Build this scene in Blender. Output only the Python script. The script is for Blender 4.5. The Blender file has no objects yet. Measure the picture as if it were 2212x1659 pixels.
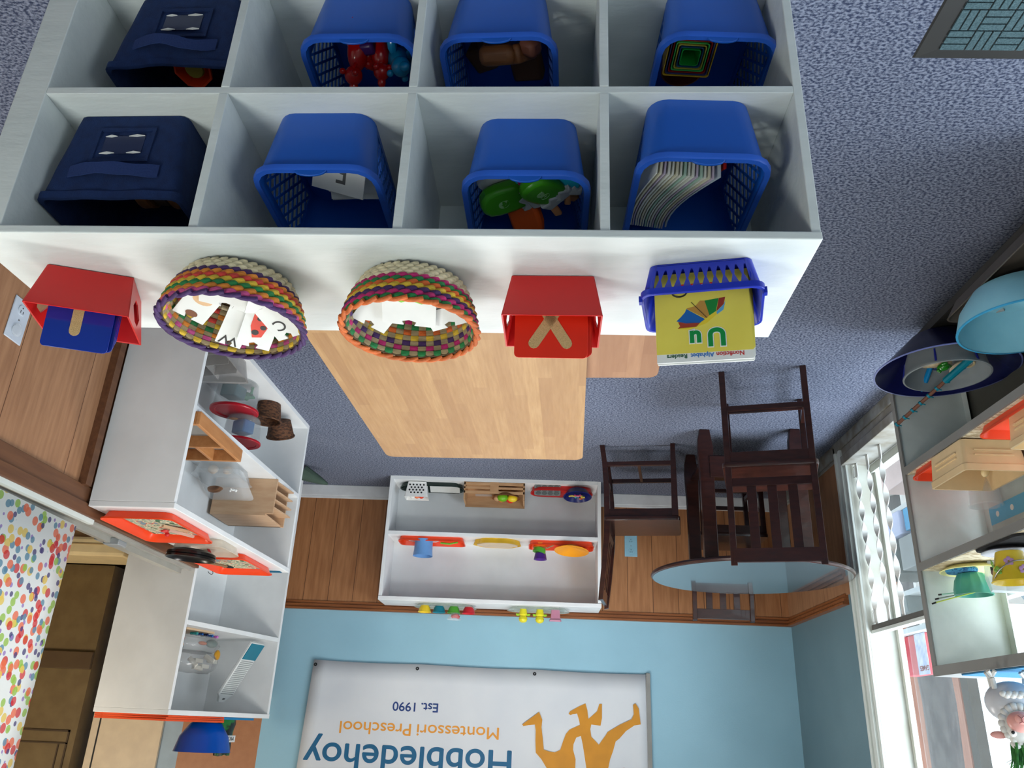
import bpy, bmesh, math, random
from mathutils import Vector, Matrix
random.seed(7)
PI = math.pi
SC = bpy.context.scene
COL = SC.collection

# ------------------------------------------------------------------ camera
def camera():
    pitch, yaw, roll = .4037, .0437, .0431
    cy, sy, cp, sp = math.cos(yaw), math.sin(yaw), math.cos(pitch), math.sin(pitch)
    f = Vector((sy*cp, cy*cp, -sp)); r = Vector((cy, -sy, 0)); u = r.cross(f)
    cr, sr = math.cos(roll), math.sin(roll)
    r2 = cr*r + sr*u; u2 = -sr*r + cr*u
    M = Matrix.Identity(4)
    for i in range(3):                       # the phone was held upside down
        M[i][0] = -r2[i]; M[i][1] = -u2[i]; M[i][2] = -f[i]
    M.translation = Vector((0, 0, 1.5))
    cd = bpy.data.cameras.new('camera'); co = bpy.data.objects.new('camera', cd)
    cd.sensor_width = 36; cd.lens = 1729.75/2212*36; cd.clip_start = .02; cd.clip_end = 200
    co.matrix_world = M; COL.objects.link(co); SC.camera = co
camera()

# ------------------------------------------------------------------ world, lights, exposure
SC.view_settings.view_transform = 'Standard'; SC.view_settings.look = 'None'
SC.view_settings.gamma = 1; SC.view_settings.use_curve_mapping = False
SC.view_settings.exposure = -0.10
W = bpy.data.worlds.new('sky'); SC.world = W; W.use_nodes = True
bg = W.node_tree.nodes['Background']; bg.inputs[0].default_value = (.80, .91, 1.0, 1); bg.inputs[1].default_value = 3.0

def area(name, loc, target, sx, sy, power, col=(1, 1, 1)):
    l = bpy.data.lights.new(name, 'AREA'); l.shape = 'RECTANGLE'; l.size = sx; l.size_y = sy
    l.energy = power; l.color = col
    o = bpy.data.objects.new(name, l); COL.objects.link(o); o.location = loc
    d = Vector(target) - Vector(loc); o.rotation_euler = d.to_track_quat('-Z', 'Y').to_euler()
    return o
area('daylight_left_window', (-2.7, 2.4, 2.7), (-1.2, 2.7, .5), 2.8, 1.2, 250, (.80, .90, 1))
area('overhead_key_right', (1.15, .15, 2.30), (.15, 1.10, .70), .50, .40, 16.5, (.94, 1, .97))  # key light added inside the room, high right of the cubby; no window
area('rear_fill', (-.9, -1.9, 1.9), (-.3, 2.5, .5), 1.8, 1.3, 11, (.90, .97, 1))  # frontal fill added behind the camera; the wall there has no window
area('overhead_fill_near', (.1, 1.2, 2.46), (.1, 1.2, 0), 1.1, .35, 2, (1, .97, .92))  # unseen overhead light, added for brightness above the cubby
area('overhead_fill_far', (.1, 3.9, 2.46), (.1, 3.9, 0), 1.2, .35, 34, (1, .97, .93))  # unseen overhead light, added to brighten the far end of the room
area('overhead_fill_middle', (.55, 1.95, 2.46), (.7, 2.6, .6), .9, .35, 22, (1, .98, .94))  # added fill for the bookcase panels that face the camera
area('kitchen_fill', (2.9, 3.6, 2.4), (2.9, 5.3, .6), .5, .5, 26, (1, .90, .74))  # unseen light added to brighten the kitchen beyond the opening

# ------------------------------------------------------------------ materials
def L(c):
    c = c/255.0
    return c/12.92 if c <= .04045 else ((c+.055)/1.055)**2.4
def rgb(t): return (L(t[0]), L(t[1]), L(t[2]), 1)
MATS = {}
def mat(name, c, rough=.5, metal=0, trans=0, alpha=1, c2=None, ns=12, bump=0, bs=80, coat=0, stretch=None, ior=1.45, spec=.5, rng=(.35, .65), detail=4):
    if name in MATS: return MATS[name]
    m = bpy.data.materials.new(name); m.use_nodes = True; nt = m.node_tree; b = nt.nodes['Principled BSDF']
    b.inputs['Base Color'].default_value = rgb(c); b.inputs['Roughness'].default_value = rough
    b.inputs['Metallic'].default_value = metal; b.inputs['Transmission Weight'].default_value = trans
    b.inputs['Alpha'].default_value = alpha; b.inputs['Coat Weight'].default_value = coat
    b.inputs['IOR'].default_value = ior; b.inputs['Specular IOR Level'].default_value = spec
    tc = nt.nodes.new('ShaderNodeTexCoord'); mp = nt.nodes.new('ShaderNodeMapping')
    nt.links.new(tc.outputs['Object'], mp.inputs[0])
    if stretch: mp.inputs['Scale'].default_value = stretch
    if c2 is None: c2 = tuple(min(255, int(x*.955)) for x in c)
    n = nt.nodes.new('ShaderNodeTexNoise'); n.inputs['Scale'].default_value = ns; n.inputs['Detail'].default_value = detail
    nt.links.new(mp.outputs[0], n.inputs['Vector'])
    r = nt.nodes.new('ShaderNodeValToRGB'); r.color_ramp.elements[0].position = rng[0]; r.color_ramp.elements[1].position = rng[1]
    r.color_ramp.elements[0].color = rgb(c2); r.color_ramp.elements[1].color = rgb(c)
    nt.links.new(n.outputs['Fac'], r.inputs[0]); nt.links.new(r.outputs[0], b.inputs['Base Color'])
    if bump:
        n2 = nt.nodes.new('ShaderNodeTexNoise'); n2.inputs['Scale'].default_value = bs; n2.inputs['Detail'].default_value = 3
        nt.links.new(mp.outputs[0], n2.inputs['Vector'])
        bn = nt.nodes.new('ShaderNodeBump'); bn.inputs['Strength'].default_value = bump; bn.inputs['Distance'].default_value = .004
        nt.links.new(n2.outputs['Fac'], bn.inputs['Height']); nt.links.new(bn.outputs[0], b.inputs['Normal'])
    MATS[name] = m
    return m

def wood(name, c, c2, stretch, ns=5, rough=.45, grooves=None, dark=(70, 42, 22), plank=None, coat=0, gw=.03):
    """streaky grain; grooves=(axis index, spacing, offset) dark panel joints; plank=(axis, spacing) tint per board"""
    if name in MATS: return MATS[name]
    m = mat(name, c, rough, c2=c2, ns=ns, stretch=stretch, bump=.08, bs=30, coat=coat, rng=(.3, .7), detail=6)
    nt = m.node_tree; b = nt.nodes['Principled BSDF']; src = b.inputs['Base Color'].links[0].from_socket
    tc = [n for n in nt.nodes if n.type == 'TEX_COORD'][0]
    sep = nt.nodes.new('ShaderNodeSeparateXYZ'); nt.links.new(tc.outputs['Object'], sep.inputs[0])
    def mth(op, a, bb=None, c=None):
        n = nt.nodes.new('ShaderNodeMath'); n.operation = op
        for i, x in enumerate((a, bb, c)):
            if x is None: continue
            if hasattr(x, 'links'): nt.links.new(x, n.inputs[i])
            else: n.inputs[i].default_value = x
        return n.outputs[0]
    def mix(fac, a, bcol, mode='MIX'):
        n = nt.nodes.new('ShaderNodeMix'); n.data_type = 'RGBA'; n.blend_type = mode
        nt.links.new(fac, n.inputs[0]) if hasattr(fac, 'links') else setattr(n.inputs[0], 'default_value', fac)
        for i, x in ((6, a), (7, bcol)):
            if hasattr(x, 'links'): nt.links.new(x, n.inputs[i])
            else: n.inputs[i].default_value = x
        return n.outputs[2]
    if plank:
        a, sp, al, ln = plank
        ix = mth('FLOOR', mth('DIVIDE', sep.outputs[a], sp))
        jj = mth('FLOOR', mth('ADD', mth('DIVIDE', sep.outputs[al], ln), mth('MULTIPLY', ix, .37)))
        wn = nt.nodes.new('ShaderNodeTexWhiteNoise'); wn.noise_dimensions = '2D'
        cmb = nt.nodes.new('ShaderNodeCombineXYZ'); nt.links.new(ix, cmb.inputs[0]); nt.links.new(jj, cmb.inputs[1])
        nt.links.new(cmb.outputs[0], wn.inputs['Vector'])
        src = mix(mth('MULTIPLY', wn.outputs['Value'], .55), src, rgb(dark))
    if grooves:
        a, sp, off = grooves
        fr = mth('FRACT', mth('ADD', mth('DIVIDE', sep.outputs[a], sp), off+100))
        g = mth('LESS_THAN', fr, gw)
        src = mix(g, src, rgb(dark))
    nt.links.new(src, b.inputs['Base Color'])
    return m

# ------------------------------------------------------------------ mesh builder
class MB:
    def __init__(s): s.v = []; s.f = []; s.mi = []; s.T = Matrix.Identity(4); s.c = 0
    def at(s, x=0, y=0, z=0, rz=0, rx=0, ry=0, sc=1):
        s.T = Matrix.Translation((x, y, z)) @ Matrix.Rotation(rz, 4, 'Z') @ Matrix.Rotation(ry, 4, 'Y') @ Matrix.Rotation(rx, 4, 'X') @ Matrix.Scale(sc, 4)
        return s
    def add(s, vs, fs):
        o = len(s.v)
        s.v += [tuple(s.T @ Vector(v)) for v in vs]
        for f in fs: s.f.append(tuple(i+o for i in f)); s.mi.append(s.c)
        return s
    def box(s, x0, y0, z0, x1, y1, z1):
        v = [(x, y, z) for z in (z0, z1) for y in (y0, y1) for x in (x0, x1)]
        return s.add(v, [(0, 2, 3, 1), (4, 5, 7, 6), (0, 1, 5, 4), (2, 6, 7, 3), (0, 4, 6, 2), (1, 3, 7, 5)])
    def loft(s, loops, c0=True, c1=True, closed=True):
        n = len(loops[0]); vs = [p for l in loops for p in l]; fs = []
        for k in range(len(loops)-1):
            for i in range(n if closed else n-1):
                j = (i+1) % n
                fs.append((k*n+i, k*n+j, (k+1)*n+j, (k+1)*n+i))
        if c0: fs.append(tuple(range(n))[::-1])
        if c1: fs.append(tuple((len(loops)-1)*n+i for i in range(n)))
        return s.add(vs, fs)
    def prism(s, poly, a, b, axis='z'):
        def P(u, v, w): return {'z': (u, v, w), 'y': (u, w, v), 'x': (w, u, v)}[axis]
        return s.loft([[P(u, v, a) for u, v in poly], [P(u, v, b) for u, v in poly]])
    def lathe(s, prof, n=28, x=0, y=0, z=0, sx=1, sy=1, c0=False, c1=False):
        return s.loft([[(x+sx*r*math.cos(2*PI*i/n), y+sy*r*math.sin(2*PI*i/n), z+h) for i in range(n)] for r, h in prof], c0, c1)
    def tube(s, pts, r, n=8, closed=False, r2=None):
        P = [Vector(p) for p in pts]; m = len(P); loops = []
        up = Vector((0, 0, 1))
        for i in range(m):
            t = (P[(i+1) % m]-P[i-1]) if closed else (P[min(i+1, m-1)]-P[max(i-1, 0)])
            t.normalize(); a = t.cross(up)
            if a.length < .05: a = t.cross(Vector((0, 1, 0)))
            a.normalize(); b = t.cross(a); rr = r if r2 is None else r+(r2-r)*i/(m-1)
            loops.append([tuple(P[i]+rr*(math.cos(2*PI*k/n)*a+math.sin(2*PI*k/n)*b)) for k in range(n)])
        if closed: loops.append(loops[0])
        return s.loft(loops, not closed, not closed)
    def cyl(s, p0, p1, r, n=16, r1=None):
        return s.tube([p0, p1], r, n, r2=r if r1 is None else r1)
    def ball(s, x, y, z, rx, ry=None, rz=None, n=16, m=10):
        ry = ry or rx; rz = rz or rx
        pr = [(math.sin(PI*k/m), -math.cos(PI*k/m)) for k in range(m+1)]
        pr[0] = (.001, -1); pr[-1] = (.001, 1)
        return s.loft([[(x+rx*r*math.cos(2*PI*i/n), y+ry*r*math.sin(2*PI*i/n), z+rz*h) for i in range(n)] for r, h in pr])
    def bar(s, p0, p1, w, h, up=(0, 0, 1)):
        p0 = Vector(p0); p1 = Vector(p1); t = (p1-p0).normalized(); a = t.cross(Vector(up))
        if a.length < 1e-4: a = t.cross(Vector((0, 1, 0)))
        a.normalize(); b = a.cross(t)
        def lp(p): return [tuple(p+a*(w/2*i)+b*(h/2*j)) for i, j in ((-1, -1), (1, -1), (1, 1), (-1, 1))]
        return s.loft([lp(p0), lp(p1)])
    def text(s, body, size, x=0, y=0, z=0, ext=.0004, offset=0, shear=0, sx=1, align='LEFT'):
        cu = bpy.data.curves.new('t', 'FONT'); cu.body = body; cu.size = size; cu.extrude = ext; cu.offset = offset; cu.shear = shear
        cu.align_x = align
        o = bpy.data.objects.new('t', cu); COL.objects.link(o)
        dg = bpy.context.evaluated_depsgraph_get(); me = bpy.data.meshes.new_from_object(o.evaluated_get(dg))
        s.add([(x+v.co.x*sx, y+v.co.y, z+v.co.z) for v in me.vertices], [tuple(p.vertices) for p in me.polygons])
        bpy.data.objects.remove(o); bpy.data.curves.remove(cu); bpy.data.meshes.remove(me)
        return s
    def build(s, name, m, parent=None, smooth=True, bevel=0, solid=0, sub=0, ang=35):
        me = bpy.data.meshes.new(name); me.from_pydata(s.v, [], s.f)
        ms = m if isinstance(m, (list, tuple)) else [m]
        for x in ms: me.materials.append(x)
        if len(ms) > 1:
            for p, i in zip(me.polygons, s.mi): p.material_index = min(i, len(ms)-1)
        bm = bmesh.new(); bm.from_mesh(me); bmesh.ops.recalc_face_normals(bm, faces=bm.faces); bm.to_mesh(me); bm.free()
        if smooth:
            for p in me.polygons: p.use_smooth = True
            me.set_sharp_from_angle(angle=math.radians(ang))
        o = bpy.data.objects.new(name, me); COL.objects.link(o)
        if parent: o.parent = parent
        if solid:
            q = o.modifiers.new('s', 'SOLIDIFY'); q.thickness = solid; q.offset = 0
        if bevel:
            q = o.modifiers.new('b', 'BEVEL'); q.width = bevel; q.segments = 2; q.limit_method = 'ANGLE'; q.angle_limit = math.radians(40)
        if sub:
            q = o.modifiers.new('u', 'SUBSURF'); q.levels = sub; q.render_levels = sub
        return o

def tag(o, label, cat, group=None, kind=None):
    o['label'] = label; o['category'] = cat
    if group: o['group'] = group
    if kind: o['kind'] = kind
    return o
def struct(o): o['kind'] = 'structure'; return o
def thing(name, label, cat, loc=(0, 0, 0), rz=0, group=None, rx=0, ry=0):
    o = bpy.data.objects.new(name, None); COL.objects.link(o); o.empty_display_size = .05
    o.location = loc; o.rotation_euler = (rx, ry, rz)
    return tag(o, label, cat, group)
def copy_tree(o, parent=None):
    c = o.copy(); COL.objects.link(c); c.parent = parent
    for ch in [x for x in o.children]: copy_tree(ch, c)
    return c
def dup(o, label, loc, rz=0, rx=0, ry=0):
    c = copy_tree(o); c['label'] = label; c.location = loc; c.rotation_euler = (rx, ry, rz); return c
def rrect(w, d, r, z, n=4, mid=None):
    """rounded rectangle loop; mid = half length of a straight part marked on the two x sides"""
    out = []
    for cx, cy, a0 in ((w/2-r, d/2-r, 0), (-w/2+r, d/2-r, 90), (-w/2+r, -d/2+r, 180), (w/2-r, -d/2+r, 270)):
        if mid and a0 == 0: out.append((w/2, mid, z))
        if mid and a0 == 180: out.append((-w/2, -mid, z))
        for k in range(n+1):
            a = math.radians(a0+90*k/n); out.append((cx+r*math.cos(a), cy+r*math.sin(a), z))
        if mid and a0 == 90: out.append((-w/2, mid, z))
        if mid and a0 == 270: out.append((w/2, -mid, z))
    return out
def circ(r, z, n=28, x=0, y=0, a=0): return [(x+r*math.cos(2*PI*i/n+a), y+r*math.sin(2*PI*i/n+a), z) for i in range(n)]

# shared materials
WHITE = mat('white_paint', (226, 231, 228), .42, c2=(216, 222, 219), ns=6, bump=.25, bs=26, stretch=(1, 3, 3))
WHITE_B = mat('white_melamine', (234, 236, 236), .4, ns=4)
GREYTRIM = mat('grey_trim_paint', (128, 128, 124), .5, ns=5)
BLUE = mat('blue_basket_plastic', (22, 92, 192), .38, ns=3, c2=(18, 84, 180))
NAVY = mat('navy_fabric', (16, 44, 92), .9, c2=(12, 36, 80), ns=60, bump=.3, bs=500)
RED = mat('red_plastic', (205, 30, 28), .35, ns=3)
RED2 = mat('bright_red_card', (226, 42, 12), .45)
CHAIR = wood('dark_cherry_wood', (58, 27, 20), (38, 17, 13), (3, 3, 12), rough=.28, coat=.25)
ORANGE = mat('orange_plastic', (235, 68, 22), .35, ns=3)
BLACKP = mat('black_plastic', (16, 17, 19), .25)
CLEAR = mat('clear_plastic', (232, 236, 238), .08, trans=.0, alpha=.22, spec=.6)
FROST = mat('frosted_plastic', (215, 220, 222), .3, alpha=.28)
PAPER = mat('white_card', (233, 234, 230), .6)
BLOCKW = wood('light_block_wood', (206, 172, 138), (190, 152, 118), (3, 14, 14), ns=3)
BROWNW = wood('brown_block_wood', (150, 96, 55), (118, 72, 40), (3, 14, 14), ns=4)
METAL = mat('brushed_metal', (165, 163, 158), .35, metal=.8)

# ------------------------------------------------------------------ room shell
XL, XR, YB, ZC, RAIL = -1.632, 1.70, 5.408, 2.5, .842
WOODP = wood('wall_panel_wood', (172, 120, 78), (146, 97, 60), (9, 9, .8), ns=6, rough=.5, grooves=(0, .165, .55), dark=(84, 50, 28), gw=.022)
WOODPY = wood('wall_panel_wood_side', (168, 124, 90), (144, 102, 72), (9, 9, .8), ns=6, rough=.5, grooves=(1, .4, .25), dark=(84, 50, 28), gw=.008)
WOODT = wood('wall_trim_wood', (150, 90, 48), (120, 68, 34), (1, 14, 14), ns=4, rough=.4)
WOODTD = wood('dark_trim_wood', (112, 74, 48), (92, 58, 38), (14, 1, 14), ns=4, rough=.5)
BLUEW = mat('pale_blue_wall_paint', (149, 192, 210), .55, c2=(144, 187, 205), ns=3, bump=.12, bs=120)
BLUEWL = mat('shaded_blue_wall_paint', (108, 136, 146), .55, c2=(102, 130, 140), ns=3, bump=.12, bs=120)  # same blue wall, with the window side's shade put into the colour
CASE = mat('window_casing_paint', (214, 221, 216), .45, ns=5)
CARPET = mat('blue_grey_carpet', (128, 135, 153), .95, c2=(48, 57, 82), ns=110, bump=1, bs=160, rng=(.40, .60), spec=.1, stretch=(1, 1.5, 1), detail=6)
CARPET.node_tree.nodes['Principled BSDF'].inputs['Sheen Weight'].default_value = .15

struct(MB().box(-1.75, -2.6, -.05, 3.8, 6.2, 0).build('floor', CARPET, smooth=False))
struct(MB().box(-1.75, -2.6, ZC, 3.8, 6.2, ZC+.05).build('ceiling', mat('ceiling_paint', (235, 235, 230), .8), smooth=False))
struct(MB().box(XL-.12, YB, 0, 1.716, YB+.1, ZC).build('wall_back', BLUEW, smooth=False))
# wall on the window side: pieces around the opening (y -0.9..4.15, z .15..2.15)
m = MB()
m.box(XL-.11, 4.15, 0, XL, YB, ZC).box(XL-.11, -2.6, 0, XL, -.4, ZC).box(XL-.11, -.4, 0, XL, 4.15, .10).box(XL-.11, -.4, 2.15, XL, 4.15, ZC)
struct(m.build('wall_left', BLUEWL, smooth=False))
struct(MB().box(-1.75, -2.7, 0, 3.8, -2.6, ZC).build('wall_front', BLUEW, smooth=False))
# half wall on the right with the pass-through above
struct(MB().box(XR, -2.6, 0, XR+.10, 3.95, .845).build('wall_right', WOODPY, smooth=False))
struct(MB().box(3.7, -2.6, 0, 3.8, 6.2, ZC).build('wall_kitchen', mat('cream_kitchen_paint', (196, 178, 140), .6), smooth=False))
# wainscot, rails, skirting
struct(MB().box(XL, YB-.012, .09, 1.716, YB, RAIL-.05).build('trim_1', WOODP, smooth=False))
struct(MB().box(XL, 4.262, .09, XL+.012, YB-.012, RAIL-.05).build('trim_2', WOODPY, smooth=False))
def rail(m, a, b, z0, z1):
    pass
m = MB()
for z0, z1, t in ((RAIL-.055, RAIL-.035, .018), (RAIL-.035, RAIL-.012, .026), (RAIL-.012, RAIL, .034)):
    m.box(XL, YB-t, z0, 1.716, YB, z1)
struct(m.build('trim_3', WOODT, smooth=False))
m = MB()
for z0, z1, t in ((RAIL-.055, RAIL-.035, .018), (RAIL-.035, RAIL-.012, .026), (RAIL-.012, RAIL, .034)):
    m.box(XL, 4.37, z0, XL+t, YB-.02, z1)
struct(m.build('trim_4', WOODT, smooth=False))
SKIRT = mat('skirting_paint', (222, 226, 228), .4)
m = MB().box(-1.60, YB-.026, 0, 1.70, YB, .075).box(-1.60, YB-.018, .075, 1.70, YB, .092)
struct(m.build('baseboard_back', SKIRT, smooth=False, bevel=.003))
SKG = mat('grey_skirting_paint', (150, 154, 152), .5, c2=(120, 116, 104), ns=14)
m = MB().box(XL, 4.262, 0, XL+.026, YB-.02, .075).box(XL, 4.262, .075, XL+.018, YB-.02, .092)
m.box(XL, -.4, 0, XL+.03, 4.262, .055)
struct(m.build('baseboard_left', SKG, smooth=False, bevel=.003))
m = MB().box(XR-.012, -1, .74, XR, 3.95, .80)
m.box(XR-.02, -1, .80, XR+.02, 3.95, .845)
struct(m.build('trim_5', WOODTD, smooth=False, bevel=.003))

# window 1
w = bpy.data.objects.new('window_1', None); COL.objects.link(w); struct(w)
m = MB()   # far casing, grooved
for y0, y1, t in ((4.236, 4.262, .030), (4.205, 4.236, .020), (4.175, 4.205, .028), (4.146, 4.175, .016)):
    m.box(XL, y0, .02, XL+t, y1, 2.26)
m.box(XL, -.5, 2.15, XL+.025, 4.15, 2.26)
m.build('window_casing', CASE, w, smooth=False, bevel=.003)
m = MB().box(XL-.11, -.4, .10, XL+.034, 4.16, .148)
m.box(XL, -.4, .055, XL+.022, 4.16, .10)
m.build('window_sill', mat('worn_sill_paint', (160, 160, 155), .5, c2=(128, 122, 108), ns=9), w, smooth=False, bevel=.003)
m = MB().box(XL-.125, 4.145, .148, XL+.004, 4.165, 2.15)
m.box(XL-.15, 4.118, .148, XL-.125, 4.165, 2.15)
m.box(XL-.16, -.4, .148, XL-.11, 4.165, .19)
m.build('window_frame', mat('window_frame_paint', (196, 200, 192), .4, c2=(184, 184, 172), ns=8), w, smooth=False)
m = MB().box(XL-.035, -.4, .972, XL-.012, 4.146, .997)
m.build('window_rail', mat('dark_grey_rail', (96, 94, 88), .45), w, smooth=False)
m = MB().box(XL-.05, -.4, .997, XL-.008, 4.146, 1.012)
m.build('window_ledge', CASE, w, smooth=False)
GL = mat('window_glass', (225, 240, 245), .03, alpha=.10)
MB().box(XL-.146, -.4, .19, XL-.142, 4.06, 2.15).build('window_glass', GL, w, smooth=False)
BARM = mat('window_bar_paint', (224, 226, 222), .4)
def twisted_bar(y, top):
    m = MB(); loops = []; n = 60; z0, z1 = .150, .972
    for k in range(n+1):
        t = k/n; z = z0+(z1-z0)*t; a = max(0, min(1, (t-.08)/.84))*PI*6.0 + PI/2
        wv, tv = .0135, .0022
        loops.append([(XL-.028+math.cos(a)*wv*i-math.sin(a)*tv*j, y+math.sin(a)*wv*i+math.cos(a)*tv*j, z) for i, j in ((-1, -1), (1, -1), (1, 1), (-1, 1))])
    m.loft(loops); return m.build('security_bar', BARM, w, ang=60)
for y in (4.115, 3.965, 3.805, 3.40, 3.25, 3.1): twisted_bar(y, .97)
m = MB()
for z in (.165, .905):
    m.bar((XL-.020, 4.138, z), (XL-.020, 4.138, z+.055), .004, .004, (1, 0, 0)); m.bar((XL-.020, 4.120, z), (XL-.020, 4.120, z+.055), .004, .004, (1, 0, 0))
    m.bar((XL-.020, 4.138, z), (XL-.020, 4.120, z), .004, .004); m.bar((XL-.020, 4.138, z+.055), (XL-.020, 4.120, z+.055), .004, .004)
m.build('bar_bracket', BARM, w, smooth=False)

# ------------------------------------------------------------------ generic bookcase: local x width, y depth (front y=0)
def bookcase(name, label, w, d, h, shelves, loc, rz, m, t=.016, bottom=.02, divs=(), cell=None, tl=None, tr=None, cat='bookcase', edge=None, backz=0, shelf_mat=None, nobackfrom=None):
    o = thing(name, label, cat, loc, rz); tl = tl or t; tr = tr or t; e = edge is not None
    f = .004 if e else 0
    MB().box(0, f, 0, tl, d, h-t).build('side_panel', m, o, bevel=.0015, smooth=False)
    MB().box(w-tr, f, 0, w, d, h-t).build('side_panel', m, o, bevel=.0015, smooth=False)
    MB().box(0, f-(.004 if not e else 0), h-t, w, d, h).build('top_panel', m, o, bevel=.002, smooth=False)
    MB().box(tl, f, bottom-.0+0, w-tr, d, bottom+t).build('bottom_panel', m, o, smooth=False)
    if bottom > .03: MB().box(tl, .02, 0, w-tr, .035, bottom).build('kick_board', m, o, smooth=False)
    bz = nobackfrom if nobackfrom else h-t
    MB().box(tl, d-.006, bottom+t, w-tr, d, bz).build('back_panel', m, o, smooth=False)
    for z in shelves: MB().box(tl, f, z-t, w-tr, d-.006, z).build('shelf', shelf_mat or m, o, smooth=False, bevel=.001)
    for x, zz0, zz1 in divs:
        MB().box(x, .0005, zz0, x+t*.95, d-.006, zz1).build('divider', m, o, smooth=False, bevel=.001)
    return o

# the cubby in front (three rows of four)
CUB = (-.389, .975, 0); CR = .0172
cub = bookcase('cubby_shelf', 'white painted cubby shelf with four columns of open cells in the foreground', 1.268, .307, .85, (.579, .296), CUB, CR, WHITE,
               t=.0135, bottom=.0, tl=.014, tr=.052, cat='shelf')
xs = (.2995, .6035, .911)
for i, x in enumerate(xs):
    for z0, z1 in ((.0135, .2825), (.296, .5655), (.579, .8365)):
        MB().box(x, -.0005, z0, x+.0145, .301, z1).build('divider', WHITE, cub, smooth=False, bevel=.001)
def cw(a, b, z):   # cubby-local to world
    return (CUB[0]+a*math.cos(CR)-b*math.sin(CR), CUB[1]+a*math.sin(CR)+b*math.cos(CR), z)

# ------------------------------------------------------------------ blue perforated baskets
def lattice(P00, P10, P01, P11, na, nb, wd, th):
    """two crossing families of thin strips over a bilinear panel"""
    P00, P10, P01, P11 = map(Vector, (P00, P10, P01, P11)); m = MB()
    def P(u, v): return P00*(1-u)*(1-v)+P10*u*(1-v)+P01*(1-u)*v+P11*u*v
    nrm = (P10-P00).cross(P01-P00).normalized()
    for sgn in (1, -1):
        rngk = range(-nb, na+1) if sgn == 1 else range(0, na+nb+1)
        for k in rngk:
            # u*na - sgn*v*nb = k
            pts = []
            for v in (0, 1):
                u = (k+sgn*v*nb)/na
                if 0 <= u <= 1: pts.append((u, v))
            for u in (0, 1):
                v = (u*na-k)*sgn/nb
                if 0 < v < 1: pts.append((u, v))
            if len(pts) >= 2:
                a, b = P(*pts[0]), P(*pts[1])
                if (a-b).length > .004: m.bar(a, b, wd, th, nrm)
    return m
def basket():
    o = thing('storage_basket', '', 'basket'); h = .13; wb, wt, db, dt = .160, .192, .235, .268
    def lp(t, n=5): return rrect(wb+(wt-wb)*t, db+(dt-db)*t, .030+.006*t, h*t, n, mid=.085)
    m = MB(); L0 = [lp(t) for t in (0, .12, .86, 1)]; n = len(L0[0])
    loops = [lp(0)]+L0
    vs = [p for l in L0 for p in l]; fs = []
    for k in range(3):
        for i in range(n):
            j = (i+1) % n; a, b = L0[k][i], L0[k][j]
            if k == 1 and abs(abs(a[1])-.085) < 1e-5 and abs(abs(b[1])-.085) < 1e-5 and a[1]*b[1] < 0: continue
            fs.append((k*n+i, k*n+j, (k+1)*n+j, (k+1)*n+i))
    fs.append(tuple(range(n)))
    m.add(vs, fs); m.build('body', BLUE, o, solid=.003)
    for s in (1, -1):
        x0 = s*(wb+(wt-wb)*.12)/2; x1 = s*(wb+(wt-wb)*.86)/2
        lattice((x0, -.085, h*.12), (x0, .085, h*.12), (x1, -.085, h*.86), (x1, .085, h*.86), 7, 3, .0046, .0022).build('side_lattice', BLUE, o, smooth=False)
    m = MB(); W1, D1 = wt, dt
    m.loft([rrect(W1-.004, D1-.004, .034, h-.004), rrect(W1-.004, D1-.004, .034, h+.001), rrect(W1+.013, D1+.013, .042, h+.001), rrect(W1+.016, D1+.016, .044, h-.002), rrect(W1+.016, D1+.016, .044, h-.009), rrect(W1+.012, D1+.012, .042, h-.009), rrect(W1+.010, D1+.010, .040, h-.004)], False, False)
    m.build('rim', mat('blue_rim_plastic', (44, 98, 205), .33), o, ang=50)
    for s in (1, -1):
        pr = [(-.030, 0)]+[(.026*math.cos(PI-PI*k/10), .0125*math.sin(PI*k/10)**.8) for k in range(11)]+[(.030, 0)]
        yy = s*(D1/2+.004); m = MB().prism([(a, h-.001+b) for a, b in pr], yy-.002, yy+.002, 'y')
        m.build('grip_tab', BLUE, o, bevel=.001)
    return o
B0 = basket()
BASK = []
for lab, x, y, z, r in (
    ('blue perforated basket of white cards in upper row beside the navy fabric bin', .372, 1.030+.122, .579, .006),
    ('blue perforated basket of toy ice pops in upper row', .036, 1.037+.122, .579, .0),
    ('blue perforated basket packed with thin board books at the end of the upper row', -.233, .990+.122, .579, -.035),
    ('blue perforated basket of red and blue rubber figures in second row', .339, 1.045+.115, .296, .0),
    ('blue perforated basket of brown wooden blocks in second row', .090, 1.04+.115, .296, .03),
    ('blue perforated basket of nesting cups in second row', -.279, 1.035+.115, .296, -.05)):
    o = B0 if not BASK else copy_tree(B0)
    o['label'] = lab; o['group'] = 'blue baskets in the cubby shelf'; o.location = (x, y, z+.0015); o.rotation_euler = (0, 0, r+.0172); BASK.append(o)

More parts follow.
